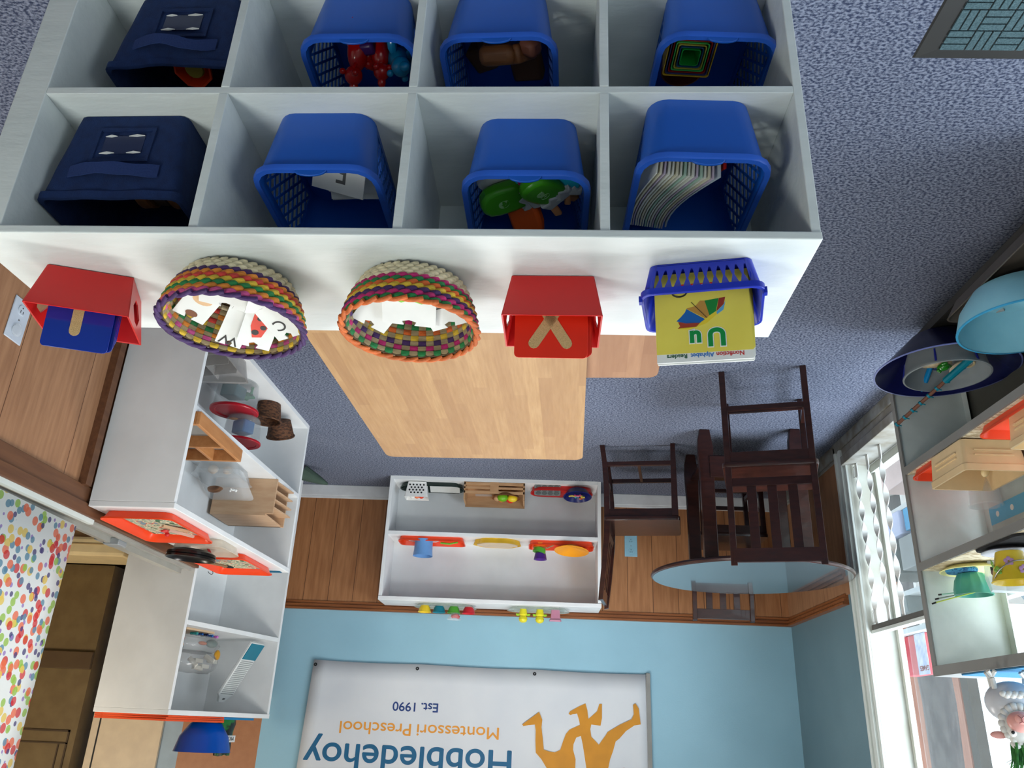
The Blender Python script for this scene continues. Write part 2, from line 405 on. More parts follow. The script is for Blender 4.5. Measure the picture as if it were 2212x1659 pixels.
# navy fabric bins
def fabric_bin(label, loc, rz, sag):
    o = thing('fabric_bin', label, 'storage bin', loc, rz, 'navy fabric bins in the cubby shelf')
    m = MB(); loops = []
    N = 9
    for k in range(10):
        t = k/9; wv = .190+.042*t; dv = .225+.02*t; zz = .172*t
        lp = []
        for (px, py, pz) in rrect(wv, dv, .014, zz, 3):
            lp.append((px, py, pz))
        loops.append(lp)
    def sagz(p, t):
        if sag and p[1] < 0: return p[2]-sag*t*t*math.exp(-((p[0]-.01)/.05)**2)*.8
        return p[2]
    # denser front edge for a soft hem
    def dense(lp):
        out = []
        for i in range(len(lp)):
            a, b = Vector(lp[i]), Vector(lp[(i+1) % len(lp)]); q = max(1, int((b-a).length/.02))
            for j in range(q): out.append(tuple(a+(b-a)*j/q))
        return out
    dl = []
    base = dense(loops[-1]); nq = []
    top = loops[-1]; bot = loops[0]
    for k in range(10):
        t = k/9; lp = []
        for i in range(len(top)):
            a, b = Vector(bot[i]).lerp(Vector(top[i]), t), Vector(bot[(i+1) % len(top)]).lerp(Vector(top[(i+1) % len(top)]), t)
            q = max(1, int((Vector(top[(i+1) % len(top)])-Vector(top[i])).length/.02))
            for j in range(q):
                p = a+(b-a)*j/q; wob = .0016*math.sin(p.x*70+k*1.3)*math.sin(p.y*60)*(1 if t > 0 else 0)
                lp.append((p.x, p.y+(wob if abs(p.y) > .1 else 0)-(sag*.5*math.exp(-((p.x-.01)/.05)**2)*t*t if p.y < 0 and sag else 0)*-1, sagz(p, t)))
        dl.append(lp)
    inner = [[(x*.965, y*.97, z+(.004 if k == 0 else 0)) for x, y, z in lp] for k, lp in enumerate(dl)][::-1]
    m.loft(dl+inner, True, True); m.build('body', NAVY, o, ang=60)
    m = MB()   # hem band
    hem = [[(x*1.012, y*1.01, z-.012) for x, y, z in dl[-1]], [(x*1.02, y*1.018, z-.011) for x, y, z in dl[-1]], [(x*1.02, y*1.018, z+.002) for x, y, z in dl[-1]], [(x*.96, y*.965, z+.002) for x, y, z in dl[-1]], [(x*.96, y*.965, z-.012) for x, y, z in dl[-1]]]
    m.loft(hem, False, False); m.build('hem', NAVY, o)
    # pull strap and label pocket on the front wall (which leans out)
    def fy(z): return -(.225+.02*z/.172)/2-.001
    m = MB(); lp = []
    for k in range(13):
        u = k/12; x = -.075+.15*u; b = math.sin(PI*u)*.010; zc = .122+(.008 if sag else .002)*math.sin(PI*u*2); hw = .0115+.001*math.sin(u*17)
        y = fy(zc)-.001-b
        lp.append([(x, y, zc-hw), (x, y-.002, zc-hw), (x, y-.002, zc+hw), (x, y, zc+hw)])
    m.loft(lp); m.build('pull_strap', mat('navy_strap', (30, 52, 104), .9, bump=.3, bs=300), o)
    m = MB()
    for (x0, x1, z0, z1) in ((-.05, .05, .028, .034), (-.05, .05, .094, .100), (-.05, -.044, .034, .094), (.044, .05, .034, .094)):
        m.loft([[(x0, fy(z0)-.002, z0), (x1, fy(z0)-.002, z0), (x1, fy(z1)-.002, z1), (x0, fy(z1)-.002, z1)], [(x0, fy(z0)+.002, z0), (x1, fy(z0)+.002, z0), (x1, fy(z1)+.002, z1), (x0, fy(z1)+.002, z1)]])
    m.build('label_pocket', NAVY, o)
    m = MB().loft([[(-.034, fy(.045)-.0006, .045), (.034, fy(.045)-.0006, .045), (.034, fy(.083)-.0006, .083), (-.034, fy(.083)-.0006, .083)], [(-.034, fy(.045), .045), (.034, fy(.045), .045), (.034, fy(.083), .083), (-.034, fy(.083), .083)]])
    m.build('clear_window', mat('pocket_window', (42, 52, 84), .2), o, smooth=False)
    for x0, x1, z in ((-.034, -.010, .082), (.010, .036, .083), (-.033, -.006, .046), (.014, .034, .047)):
        m = MB().loft([[(x0, fy(z)-.0022, z-.001), ((x0+x1)/2, fy(z)-.0022, z-.0035), (x1, fy(z)-.0022, z), ((x0+x1)/2, fy(z)-.0022, z+.001)], [(x0, fy(z), z-.001), ((x0+x1)/2, fy(z), z-.0035), (x1, fy(z), z), ((x0+x1)/2, fy(z), z+.001)]])
        m.build('card_scrap', PAPER, o, smooth=False)
    return o
fabric_bin('navy fabric bin of wooden blocks in the upper row, its top hem straight', (.700, 1.040+.118, .5805), .03, 0)
fabric_bin('navy fabric bin in the second row, its front hem sagging over an orange toy', (.663, 1.050+.118, .2975), .02, .022)

# ------------------------------------------------------------------ what the cubby bins hold
def blk(name, label, loc, rot, sx, sy, sz, m, bev=.004, group=None, cat='wooden block'):
    o = MB().box(-sx/2, -sy/2, -sz/2, sx/2, sy/2, sz/2).build(name, m, bevel=bev); o.location = loc; o.rotation_euler = rot
    return tag(o, label, cat, group)
def disc(name, label, loc, rot, r, h, m, cat='wooden block', group=None):
    o = MB().lathe([(r*.9, -h/2), (r, -h/2+.003), (r, h/2-.003), (r*.9, h/2)], 24, c0=True, c1=True).build(name, m); o.location = loc; o.rotation_euler = rot
    return tag(o, label, cat, group)
G = 'wooden blocks in the navy fabric bin'
for i, (x, y, z, r) in enumerate(((.690, 1.115, .668, .1), (.662, 1.115, .662, .0), (.634, 1.115, .668, .15))):
    disc('wooden_log_slice', ('log slice block standing in the middle of the navy bin row', 'log slice block second from the bin wall, darker', 'log slice block against the left wall of the navy bin')[i], (x, y, z), (0, PI/2, r), .040, .024, BROWNW if i != 1 else mat('dark_bark', (78, 52, 34), .7), group=G)
# brown blocks
G = 'brown wooden blocks in the blue basket'
BX, BY, BZ = .090, 1.155, .296
blk('wooden_block', 'large rounded tan block at the front of the block basket', (.098, 1.092, .385), (.5, .1, .2), .066, .036, .050, BROWNW, .012, G)
blk('wooden_block', 'narrow upright brown block leaning in the middle of the block basket', (.060, 1.098, .375), (.7, .35, .5), .038, .034, .060, BROWNW, .006, G)
disc('wooden_cylinder', 'dark hollow wooden cylinder behind the large tan block', (BX+.022, BY-.035, .342), (.5, -.2, 0), .026, .07, mat('dark_wood_block', (96, 60, 36), .6), group=G)
blk('wooden_block', 'reddish small block by the right corner of the block basket', (.040, 1.075, .385), (.3, .6, .3), .034, .030, .03, mat('reddish_wood_block', (132, 78, 60), .6), .008, G)
blk('wooden_block', 'dark square block at the bottom of the block basket', (BX+.04, BY-.0, .325), (.2, .2, .6), .05, .05, .04, mat('dark_wood_block', (96, 60, 36), .6), .006, G)
blk('wooden_block', 'flat dark block lying at the back right of the block basket', (BX-.04, BY+.02, .322), (.1, .1, .2), .06, .07, .03, mat('dark_wood_block', (96, 60, 36), .6), .006, G)
# white cards
G = 'white cards in the blue basket'
for i, (x, y, z, rx, ry, rz, sx, sy) in enumerate((
    (.352, 1.085, .655, .45, .35, .10, .100, .075), (.338, 1.112, .650, .70, .05, .02, .085, .05), (.335, 1.132, .648, .62, -.05, -.05, .088, .05), (.345, 1.150, .632, .85, .0, .1, .09, .06))):
    o = MB().box(-sx/2, -.001, -sy/2, sx/2, .001, sy/2).build('white_card', PAPER, smooth=False); o.location = (x, y, z); o.rotation_euler = (-rx-.3, ry, rz)
    tag(o, ('large white puzzle card with grey numeral nearest the basket front', 'small white card leaning second in the card basket', 'small white card third in the card basket', 'white card lowest and deepest in the card basket')[i], 'card', G)
    if i == 0:
        m = MB(); m.text('5', .06, -.02, -.02, 0); q = m.build('printed_numeral', mat('grey_print', (90, 90, 88), .6), o, smooth=False)
        q.rotation_euler = (PI/2, 0, 0); q.location = (0, -.0015, 0)
# ice pops
POPG = mat('lime_green_plastic', (60, 150, 20), .35); POPM = mat('magenta_plastic', (165, 20, 110), .35); POPC = mat('cyan_plastic', (20, 160, 185), .35)
POPO = mat('orange_pop_plastic', (205, 80, 20), .4); STK = mat('stick_tan', (205, 140, 95), .5); STKB = mat('stick_brown', (110, 62, 40), .5); ICE = mat('white_icing_plastic', (190, 194, 196), .4)
def icepop(label, loc, rot, m, stick=STK, letter=None, sc=1):
    o = thing('toy_ice_pop', label, 'toy', loc, 0, 'toy ice pops in the blue basket'); o.rotation_euler = rot; o.scale = (sc,)*3
    pts = [(-.022, 0), (.022, 0), (.026, .02), (.026, .045), (.022, .06), (.012, .068), (0, .070), (-.012, .068), (-.022, .06), (-.026, .045), (-.026, .02)]
    MB().prism(pts, -.011, .011).build('pop_body', m, o, bevel=.006)
    dr = [(-.027, -.014), (.027, -.014), (.029, .008), (.020, .002), (.012, .014), (.004, .004), (-.006, .016), (-.016, .004), (-.029, .010)]
    MB().prism(dr, -.0135, .0135).build('icing', ICE, o, bevel=.003)
    MB().box(-.007, -.055, -.004, .007, -.012, .004).build('stick', stick, o, bevel=.003)
    if letter: MB().text(letter, .03, -.009, .03, .0112, .0006, .001).build('letter', mat('pale_print', (150, 200, 140), .5), o, smooth=False)
    return o
icepop('lime green ice pop lying sideways with a brown stick', (.040, 1.115, .668), (.35, .1, PI/2+PI+.1), POPG, STKB, 'e', 1.15)
icepop('lime green ice pop with a letter, its stick pointing up left', (-.010, 1.112, .672), (.35, .2, -2.35), POPG, STK, 'g', 1.1)
icepop('magenta ice pop at the front of the ice pop basket', (.008, 1.118, .672), (-.12, 0, PI+.5), POPM)
icepop('cyan ice pop in the front right corner of the basket', (-.032, 1.100, .668), (-.10, 0, PI), POPC, sc=.8)
icepop('cyan ice pop at the middle of the basket front', (.036, 1.104, .668), (-.10, 0, PI), POPC, sc=.8)
icepop('orange ice pop at the back of the basket', (.050, 1.140, .664), (.5, .1, .4), POPO, sc=1.1)
icepop('dark backed ice pop lowest beside the orange one', (-.010, 1.16, .640), (.4, -.2, -2.4), mat('dark_green_plastic', (30, 60, 40), .4))
icepop('white iced grey toy pop in the front left corner of the basket', (.070, 1.085, .650), (.3, 0, -1.2), ICE, STKB, sc=.8)
# fan of thin board books
PG = [mat('book_page_%s' % n, c, .6) for n, c in (('white', (226, 226, 214)), ('mint', (176, 205, 186)), ('lilac', (200, 186, 205)), ('cream', (222, 216, 190)))]
def fan_book(i, m, th=.0026, lift=0):
    m_ = MB(); lp = []
    for k in range(9):
        u = k/8; c = math.sin(u*PI/2)
        xf, xb = -.170-.0064*i, -.149-.0042*i
        x = xf+(xb-xf)*c+.004*math.sin(u*PI)+.006*c; y = 1.012+.155*u+.0008*i
        lp.append([(x-.010+.0006*i, y, .584), (x-th-.010+.0006*i, y, .584), (x-th+.006, y+.004, .705-lift-.012*u), (x+.006, y+.004, .705-lift-.012*u)])
    return m_.loft(lp)
for i in range(15):
    o = fan_book(i, None, .0030 if i % 2 else .0024).build('board_book', PG[(i*3) % 4 if i % 3 else 0], ang=60)
    tag(o, 'thin pale board book standing in the fan in the end basket', 'book', 'thin board books in the end basket')
tag(fan_book(15.6, None, .003, .004).build('board_book', mat('pale_book_cover', (196, 206, 214), .5), ang=60), 'thin pale blue covered book behind the fan in the end basket', 'book')
tag(fan_book(17.0, None, .004, .022).build('board_book', mat('red_book_cover', (170, 28, 26), .5), ang=60), 'low red covered book at the end of the fan in the end basket', 'book')
# red and blue rubber figures
RG = mat('glossy_red_rubber', (175, 14, 10), .18, coat=.4); CGm = mat('glossy_cyan_rubber', (10, 130, 180), .18, coat=.4)
def critter(label, loc, rot, m, sc=1):
    b = MB(); b.ball(0, 0, 0, .016, .03, .016).ball(0, .034, .008, .014, .015, .014).ball(0, .05, .006, .007, .010, .007)
    for sx in (-1, 1):
        b.ball(sx*.011, .03, .021, .005); b.tube([(sx*.008, .014, -.004), (sx*.018, .018, -.018), (sx*.019, .020, -.028)], .0085, 8, r2=.006)
        b.tube([(sx*.008, -.020, -.004), (sx*.018, -.024, -.018), (sx*.019, -.024, -.030)], .0095, 8, r2=.0065)
    b.tube([(0, -.028, .004), (0, -.04, .012), (0, -.046, .02)], .004, 6)
    o = b.build('rubber_animal', m, sub=1); o.location = loc; o.rotation_euler = rot; o.scale = (sc,)*3
    return tag(o, label, 'toy', 'rubber animals in the blue basket')
cx, cy, cz = .339, 1.160, .296
critter('glossy red rubber animal nearest the perforated side', (.352, 1.085, .392), (.9, .3, .2), RG, 1.2)
critter('glossy red rubber animal in the middle, head down', (.330, 1.110, .378), (-.6, .2, .6), RG, 1.2)
critter('glossy red rubber animal beside the blue one', (.312, 1.088, .388), (1.1, -.2, -.3), RG, 1.1)
critter('glossy blue rubber animal filling the right of the basket', (.286, 1.105, .385), (.8, .1, 2.6), CGm, 1.3)
critter('glossy blue rubber animal lower behind the first blue one', (.290, 1.150, .345), (.2, .4, 1.2), CGm, 1.2)
critter('red rubber animal at the bottom of the basket', (cx+.0, cy+.0, .325), (.2, .0, 2.0), RG, 1.2)
o = blk('toy_vehicle', 'small dark purple toy under the rim between the red figures', (.332, 1.075, .392), (.2, .1, .3), .03, .024, .02, mat('purple_plastic', (60, 20, 90), .4), .006, cat='toy')
# nesting square cups
cols = ((205, 165, 40), (60, 70, 120), (150, 30, 25), (70, 190, 90), (190, 180, 70), (30, 80, 120), (20, 160, 60))
for i, c in enumerate(cols):
    s = .042-.0042*i; h = .062-.001*i; m = MB()
    m.loft([rrect(s*1.8, s*1.8, .004, 0), rrect(s*2, s*2, .005, h), rrect(s*2-.003, s*2-.003, .004, h), rrect(s*1.8-.003, s*1.8-.003, .003, .003)])
    o = m.build('nesting_cup', mat('cup_plastic_%d' % i, c, .3)); o.location = (-.243, 1.092, .335+.0012*i); o.rotation_euler = (.12, .0, -.06)
    tag(o, 'square nesting cup, %s, in the nested stack' % ('outermost yellow', 'slate blue second from outside', 'red third from outside', 'light green fourth from outside', 'yellow third from inside', 'blue around the green one', 'innermost bright green')[i], 'cup', 'nested square cups')
blk('nesting_cup', 'yellow nesting block under the rim behind the stack', (-.235, 1.045, .372), (.1, 0, .05), .055, .03, .03, mat('yellow_plastic', (205, 160, 30), .4), .004, cat='cup')
o = MB().loft([circ(.034, 0), circ(.040, .05), circ(.0375, .05), circ(.032, .004)]).build('round_cup', mat('brown_red_plastic', (110, 50, 34), .4)); o.location = (-.245, 1.165, .30)
tag(o, 'round brown cup standing behind the nested square cups', 'cup')
# orange toy in the lower navy bin
m = MB(); N8 = 8
m.loft([circ(.016, 0, 8), circ(.034, .04, 8), circ(.038, .04, 8), circ(.038, .037, 8), circ(.019, -.004, 8)]); o = m.build('orange_cup', mat('orange_toy', (225, 60, 12), .4), ang=20)
o.location = (.652, 1.112, .385); o.rotation_euler = (.35, 0, .3); tag(o, 'orange eight-sided toy cup inside the sagging navy bin', 'cup')
o = MB().lathe([(.016, 0), (.018, .004), (.016, .008)], 16, c0=True, c1=True).build('yellow_ring', mat('olive_yellow', (150, 130, 40), .5)); o.location = (.650, 1.098, .420); o.rotation_euler = (.35, 0, 0)
tag(o, 'small olive yellow disc in the orange toy cup', 'toy')

# ------------------------------------------------------------------ woven bowls on the cubby top
def woven_bowl(label, loc, rz, rb, rt, h, cols, rimcol, innercols, sx=1.0):
    o = thing('woven_bowl', label, 'basket', loc, rz); nr = len(cols)
    def R(t): return rb+(rt-rb)*(1-(1-t)**1.7)
    m = MB(); pr = [(.002, .003), (rb*.8, .003), (rb, .006)]+[(R(t/8)-.003, .006+(h-.006)*t/8) for t in range(1, 9)]
    pin = [(r-.004, z+(.003 if r < rb else 0)) for r, z in pr[::-1]]; pin[-1] = (.002, .006)
    m.lathe(pr+pin, 40, sx=sx); m.build('woven_core', mat('dark_straw', (92, 74, 50), .8), o)
    mats = []; idx = {}
    for c in cols+innercols+[(170, 148, 108)]:
        if c not in idx:
            idx[c] = len(mats); mats.append(mat('straw_%d_%d_%d' % c, c, .6, bump=.5, bs=300, stretch=(1, 1, 6), c2=tuple(int(x*.8) for x in c), ns=40))
    m = MB()
    def pillow(P, du, dv, nrm, col, bul):
        m.c = idx[col]; vs = []; A = (-1, -.72, 0, .72, 1)
        for b in A:
            for a in A:
                k = (1-abs(a)**3)*(1-abs(b)**3)
                vs.append(tuple(P+du*a*(.92 if abs(b) == 1 else 1)+dv*b+nrm*(bul*k)))
        m.add(vs, [(r*5+c, r*5+c+1, r*5+c+6, r*5+c+5) for r in range(4) for c in range(4)])
    n = 36
    for k, col in enumerate(cols):
        t = (k+.5)/nr; r = R(t); z = .004+(h-.004)*t; sl = (R(min(1, t+.05))-R(max(0, t-.05)))/(.1*h)
        for i in range(n):
            a = 2*PI*(i+.5*(k % 2))/n; ca, sa = math.cos(a), math.sin(a)
            P = Vector((sx*r*ca, r*sa, z)); T = Vector((-sa*sx, ca, 0)); Nn = Vector((ca, sa, -sl*.6)).normalized(); Vv = Nn.cross(T).normalized()
            if Vv.z < 0: Vv = -Vv
            hw = PI*r/n*1.02; hh = h/nr*.58
            D = (T*hw+Vv*hh*.75); E2 = (Vv*hh-T*hw*.16)
            pillow(P-Nn*.001, D, E2, Nn, col, .0050)
    m.build('outer_weave', mats, o, ang=70)
    m2 = m; m = MB(); ni = 44
    for k, col in enumerate(innercols):
        t = (k+.5)/len(innercols); r = R(t)-.008; z = .008+(h-.008)*t
        for i in range(ni):
            a = 2*PI*i/ni; ca, sa = math.cos(a), math.sin(a)
            P = Vector((sx*r*ca, r*sa, z)); T = Vector((-sa*sx, ca, 0)); Nn = Vector((-ca, -sa, .5)).normalized(); Vv = Nn.cross(T).normalized()
            c = col if (i+k) % 2 else (170, 148, 108)
            if innercols[k] in ((24, 140, 62),) and k == 3: c = col
            pillow(P, T*(PI*r/ni*1.0), Vv*(h/len(innercols)*.5), Nn, c, .0022 if c == col else .001)
    m.build('inner_weave', mats, o, ang=70)
    m = MB(); nb = 30
    for i in range(nb):
        a0 = 2*PI*i/nb; pts = []
        for q in range(6):
            u = q/5; a = a0+u*2*PI/nb*1.5; rr = rt+.0005+.0028*math.cos(u*PI+.3); pts.append((sx*rr*math.cos(a), rr*math.sin(a), h+.0005+.0035*math.sin(u*PI)-.001*u))
        m.tube(pts, .0037, 6)
    m.build('rim', mat('rim_straw_%d' % rimcol[0], rimcol, .55, bump=.4, bs=250, c2=tuple(int(x*.82) for x in rimcol), ns=40), o, ang=70)
    return o
TAN = (236, 220, 182); PUR = (70, 34, 96); ORG = (232, 138, 40); RDD = (218, 60, 50); GRN = (24, 132, 66); YEL = (232, 190, 50); PNK = (222, 86, 150); MAG = (200, 26, 110); DOR = (222, 100, 30)
woven_bowl('woven straw bowl with a purple braided rim, full of puzzle cards', (.500, 1.128, .8515), .5, .084, .112, .078,
           [TAN, TAN, TAN, PUR, ORG, RDD, YEL, GRN, ORG, PNK], (72, 42, 100), [TAN, RDD, ORG, RDD, YEL, GRN, ORG, PNK, YEL])
woven_bowl('woven straw bowl with an orange braided rim, of white and green cards', (.215, 1.128, .8515), .2, .083, .107, .078,
           [TAN, TAN, TAN, TAN, MAG, GRN, DOR, YEL, PUR, MAG, GRN], (222, 112, 48), [TAN, MAG, GRN, DOR, YEL, PUR, MAG, GRN])
# puzzle pieces
def jig(name, label, loc, rot, w, d, knob=1, group='puzzle cards in the purple rimmed bowl'):
    pts = [(-w/2, -d/2), (-w*.12, -d/2), (-w*.16, -d/2-.008*knob), (0, -d/2-.014*knob), (w*.16, -d/2-.008*knob), (w*.12, -d/2), (w/2, -d/2), (w/2, d/2), (w*.10, d/2), (w*.14, d/2-.008), (0, d/2-.012), (-w*.14, d/2-.008), (-w*.10, d/2), (-w/2, d/2)]
    o = MB().prism(pts, 0, .0022).build(name, PAPER, smooth=False); o.location = loc; o.rotation_euler = rot; return tag(o, label, 'puzzle card', group)
INK = mat('black_ink', (22, 22, 24), .5)
def onface(parent, m, material, name, z=.0024):
    o = m.build(name, material, parent, smooth=False); o.location = (0, 0, z); return o
p = jig('puzzle_card', 'white puzzle card with the letter W in the purple rimmed bowl', (.502, 1.150, 0.907), (0.34, .08, -.55), .042, .125)
m = MB(); m.text('W', .03, -.014, .040, 0); onface(p, m, INK, 'printed_letter')
p = jig('puzzle_card', 'white puzzle card with a red spotted ladybird', (.465, 1.152, 0.910), (0.37, .02, -.50), .055, .115)
m = MB(); m.prism([(-.012, -.05), (.008, -.05), (.014, -.02), (.014, .01), (.006, .035), (-.008, .03), (-.014, 0)], 0, .0004); onface(p, m, mat('ladybird_red', (222, 60, 36), .5), 'printed_ladybird')
m = MB()
for x, y, r in ((0, -.035, .005), (.003, -.01, .005), (-.006, .008, .005), (.004, .022, .006)): m.prism([(x+r*math.cos(a*PI/5), y+r*math.sin(a*PI/5)) for a in range(10)], .0004, .0008)
onface(p, m, INK, 'printed_spots')
p = jig('puzzle_card', 'white puzzle card with the letter C by the bowl rim', (.430, 1.135, 0.917), (0.31, -.15, .35), .045, .07)
m = MB(); m.text('C', .03, -.010, -.004, 0); onface(p, m, INK, 'printed_letter')
p = jig('puzzle_card', 'white puzzle card with a beige shape at the right of the bowl', (.548, 1.105, 0.897), (0.28, .15, -.75), .052, .095)
m = MB(); m.prism([(.016*math.cos(a*PI/8), -.005+.012*math.sin(a*PI/8)) for a in range(16)], 0, .0004); onface(p, m, mat('beige_print', (222, 182, 138), .5), 'printed_shape')
m = MB(); m.prism([(.010*math.cos(a*PI/6), .034+.007*math.sin(a*PI/6)) for a in range(12)], 0, .0004); onface(p, m, mat('brown_print', (120, 70, 40), .5), 'printed_ball')
p = jig('puzzle_card', 'white puzzle card lowest at the front of the purple rimmed bowl', (.500, 1.085, 0.897), (0.19, .1, -.3), .085, .06)
p = jig('puzzle_card', 'white puzzle card with a yellow corner at the left of the bowl', (.440, 1.100, 0.904), (0.15, -.2, -.5), .06, .05)
m = MB(); m.box(-.022, -.008, 0, -.008, .018, .0004); onface(p, m, mat('yellow_print', (230, 205, 40), .5), 'printed_patch')
g2 = 'puzzle cards in the orange rimmed bowl'
p = jig('puzzle_card', 'white puzzle card with a green picture in the orange rimmed bowl', (.215, 1.105, 0.904), (0.28, .05, -.1), .085, .07, 1, g2)
m = MB(); m.prism([(-.03, -.035), (.02, -.035), (.026, -.022), (.012, -.015), (0, -.022), (-.02, -.016), (-.034, -.024)], 0, .0004); onface(p, m, mat('leaf_green_print', (130, 200, 50), .5), 'printed_picture')
p = jig('puzzle_card', 'blank white puzzle card at the right side of the orange rimmed bowl', (.262, 1.115, 0.897), (0.31, .2, -.6), .06, .09, 1, g2)
p = jig('puzzle_card', 'white puzzle card with small black lines, left in the orange rimmed bowl', (.165, 1.115, 0.897), (0.28, -.15, .3), .065, .08, 1, g2)
m = MB(); m.box(-.012, -.012, 0, .012, -.010, .0004).box(-.012, -.005, 0, .008, -.003, .0004); onface(p, m, INK, 'printed_lines')

# ------------------------------------------------------------------ red boxes of sandpaper letters
def letter_box(label, loc, rz, name='letter_box'):
    o = thing(name, label, 'box', loc, rz, 'red card boxes on the cubby shelf'); wb, wt, db, dt, h, t = .126, .150, .085, .125, .080, .0025
    def q(w, d, z, yo=0): return [(-w/2, -d/2+yo, z), (w/2, -d/2+yo, z), (w/2, d/2+yo, z), (-w/2, d/2+yo, z)]
    MB().loft([q(wb, .003, 0, -db/2), q(wt, .003, h, -dt/2)]).build('front_wall', RED, o, smooth=False, bevel=.001)
    MB().loft([q(wb, .003, 0, db/2), q(wt, .003, h*.9, dt/2)]).build('back_wall', RED, o, smooth=False, bevel=.001)
    MB().box(-wb/2, -db/2, 0, wb/2, db/2, .003).build('base', RED, o, smooth=False)
    for s in (1, -1):
        def P(u, v, off): # u along depth, v height
            y = (-db/2+db*u)*(1-v)+(-dt/2+dt*u)*v; x = s*((wb/2)*(1-v)+(wt/2)*v+off); return (x, y, h*v*(1-.1*u))
        outer = [(0, 0), (1, 0), (1, 1), (0, 1)]
        hole = [(.22, .55), (.40, .30), (.60, .30), (.78, .55), (.60, .82), (.40, .82)]
        # ring between outer (subdivided to six points) and hole
        out6 = [(0, .5), (0, 0), (1, 0), (1, .5), (1, 1), (0, 1)]
        vs = [P(u, v, -t/2) for u, v in out6]+[P(u, v, -t/2) for u, v in hole]+[P(u, v, t/2) for u, v in out6]+[P(u, v, t/2) for u, v in hole]
        fs = []
        for i in range(6):
            j = (i+1) % 6; fs += [(i, j, 6+j, 6+i), (12+i, 12+j, 18+j, 18+i), (i, j, 12+j, 12+i), (6+i, 6+j, 18+j, 18+i)]
        MB().add(vs, fs).build('side_wall', RED, o, smooth=False)
    return o
def sand_cards(parent_loc, rz, colr, glyph, n, group, word, spread):
    R3 = Matrix.Rotation(rz, 3, 'Z')
    for i in range(n):
        m = MB(); m.prism([(x, z) for x, z, _ in [(a, b, 0) for a, b, c in rrect(.112 if glyph == 'x' else .098, .128-.0052*i, .007, 0, 3)]], -.001, .001, 'y')
        off = R3 @ Vector((-.003+random.uniform(-1, 1)*spread, -.026+(.0062 if glyph == 'x' else .004)*i, .067-.0026*i))
        first = i == 0
        if first: off = R3 @ Vector((.001, -.0285, .0670))
        o = m.build('letter_card', colr, bevel=.0003); o.location = Vector(parent_loc)+off; o.rotation_euler = (-.13, 0, rz+(0 if first else random.uniform(-.02, .02)))
        tag(o, ('front %s letter card showing a sandy letter %s' % (word, 'x' if glyph == 'x' else 'l')) if first else 'plain %s letter card behind the front one in its box' % word, 'card', group)
        if first:
            m = MB(); sand = mat('sandpaper', (214, 182, 128), .95, c2=(200, 170, 116), ns=400, bump=.6, bs=900)
            def stroke(x0, z0, x1, z1, wd=.0085):
                d = Vector((x1-x0, 0, z1-z0)).normalized(); nn = Vector((d.z, 0, -d.x)); pts = []
                for k in range(7):
                    a = PI/2-PI*k/6; pts.append((x1+wd*(math.cos(a)*d.x+math.sin(a)*nn.x), z1+wd*(math.cos(a)*d.z+math.sin(a)*nn.z)))
                for k in range(7):
                    a = -PI/2-PI*k/6; pts.append((x0+wd*(math.cos(a)*d.x+math.sin(a)*nn.x), z0+wd*(math.cos(a)*d.z+math.sin(a)*nn.z)))
                m.prism(pts, -.0018, -.0010, 'y')
            if glyph == 'x': stroke(-.024, -.038, .026, .041); stroke(.026, -.038, -.024, .041)
            else: stroke(.004, -.045, .004, .034, .008)
            m.build('sand_letter', sand, o, smooth=False)
LB1 = (.748, 1.103+.036, .8515); LB2 = (-.010, 1.084+.043, .8515)
letter_box('red card box holding blue letter cards, turned slightly near the right wall', LB1, -.30)
letter_box('red card box holding bright red letter cards, facing the camera', LB2, .02)
sand_cards(LB1, -.30, mat('glossy_blue_card', (22, 48, 150), .13, spec=.8), 'l', 6, 'blue letter cards', 'blue', .001)
sand_cards(LB2, .02, RED2, 'x', 9, 'red letter cards', 'red', .0045)

# ------------------------------------------------------------------ alphabet readers in a slotted blue basket
RBL = (-.238, 1.032+.052, .8515); RBR = .206
DBL = mat('royal_blue_plastic', (28, 48, 175), .3)
o = thing('reader_basket', 'small royal blue slotted basket holding alphabet readers at the left end of the cubby top', 'basket', RBL, RBR)
m = MB(); wb, wt, hb = .150, .172, .056
zt = [.004, .012, .046, .052]
xsl = [-.062+.0124*i for i in range(11)]
def fp(x, z, off=0): return (x*(1+.14*z/hb), -.048-.010*z/hb-off, z)
cuts = []
NS = 11; half = wb/2; cell = 2*(half-.007)/NS
for k in range(NS):     # slotted front: each cell is a frame around an almond hole
    x0 = -half+.007+cell*k; x1 = x0+cell; xc = (x0+x1)/2; hw = cell*.40
    O = [(x0, .002), (x1, .002), (x1, hb*.5), (x1, hb-.006), (x0, hb-.006), (x0, hb*.5)]
    H = [(xc-hw*.25, .010), (xc+hw*.25, .010), (xc+hw, hb*.5), (xc+hw*.2, hb-.012), (xc-hw*.2, hb-.012), (xc-hw, hb*.5)]
    vs = [fp(a, b) for a, b in O]+[fp(a, b) for a, b in H]+[fp(a, b, .0022) for a, b in O]+[fp(a, b, .0022) for a, b in H]; fs = []
    for i in range(6):
        j = (i+1) % 6; fs += [(i, j, 6+j, 6+i), (12+i, 12+j, 18+j, 18+i), (6+i, 6+j, 18+j, 18+i)]
    m.add(vs, fs)
m.build('slotted_front', DBL, o, smooth=False)
m = MB()
def shell(z0, z1, k0, k1):
    pass
L1 = rrect(wb, .10, .012, 0, 4); L2 = rrect(wt, .118, .014, hb, 4)
n = len(L1); vs = L1+L2; fs = []
for i in range(n):
    j = (i+1) % n
    if abs(L1[i][1]+.05) < 1e-4 and abs(L1[j][1]+.05) < 1e-4: continue
    fs.append((i, j, n+j, n+i))
fs.append(tuple(range(n))); m.add(vs, fs); m.build('body', DBL, o, solid=.0022)
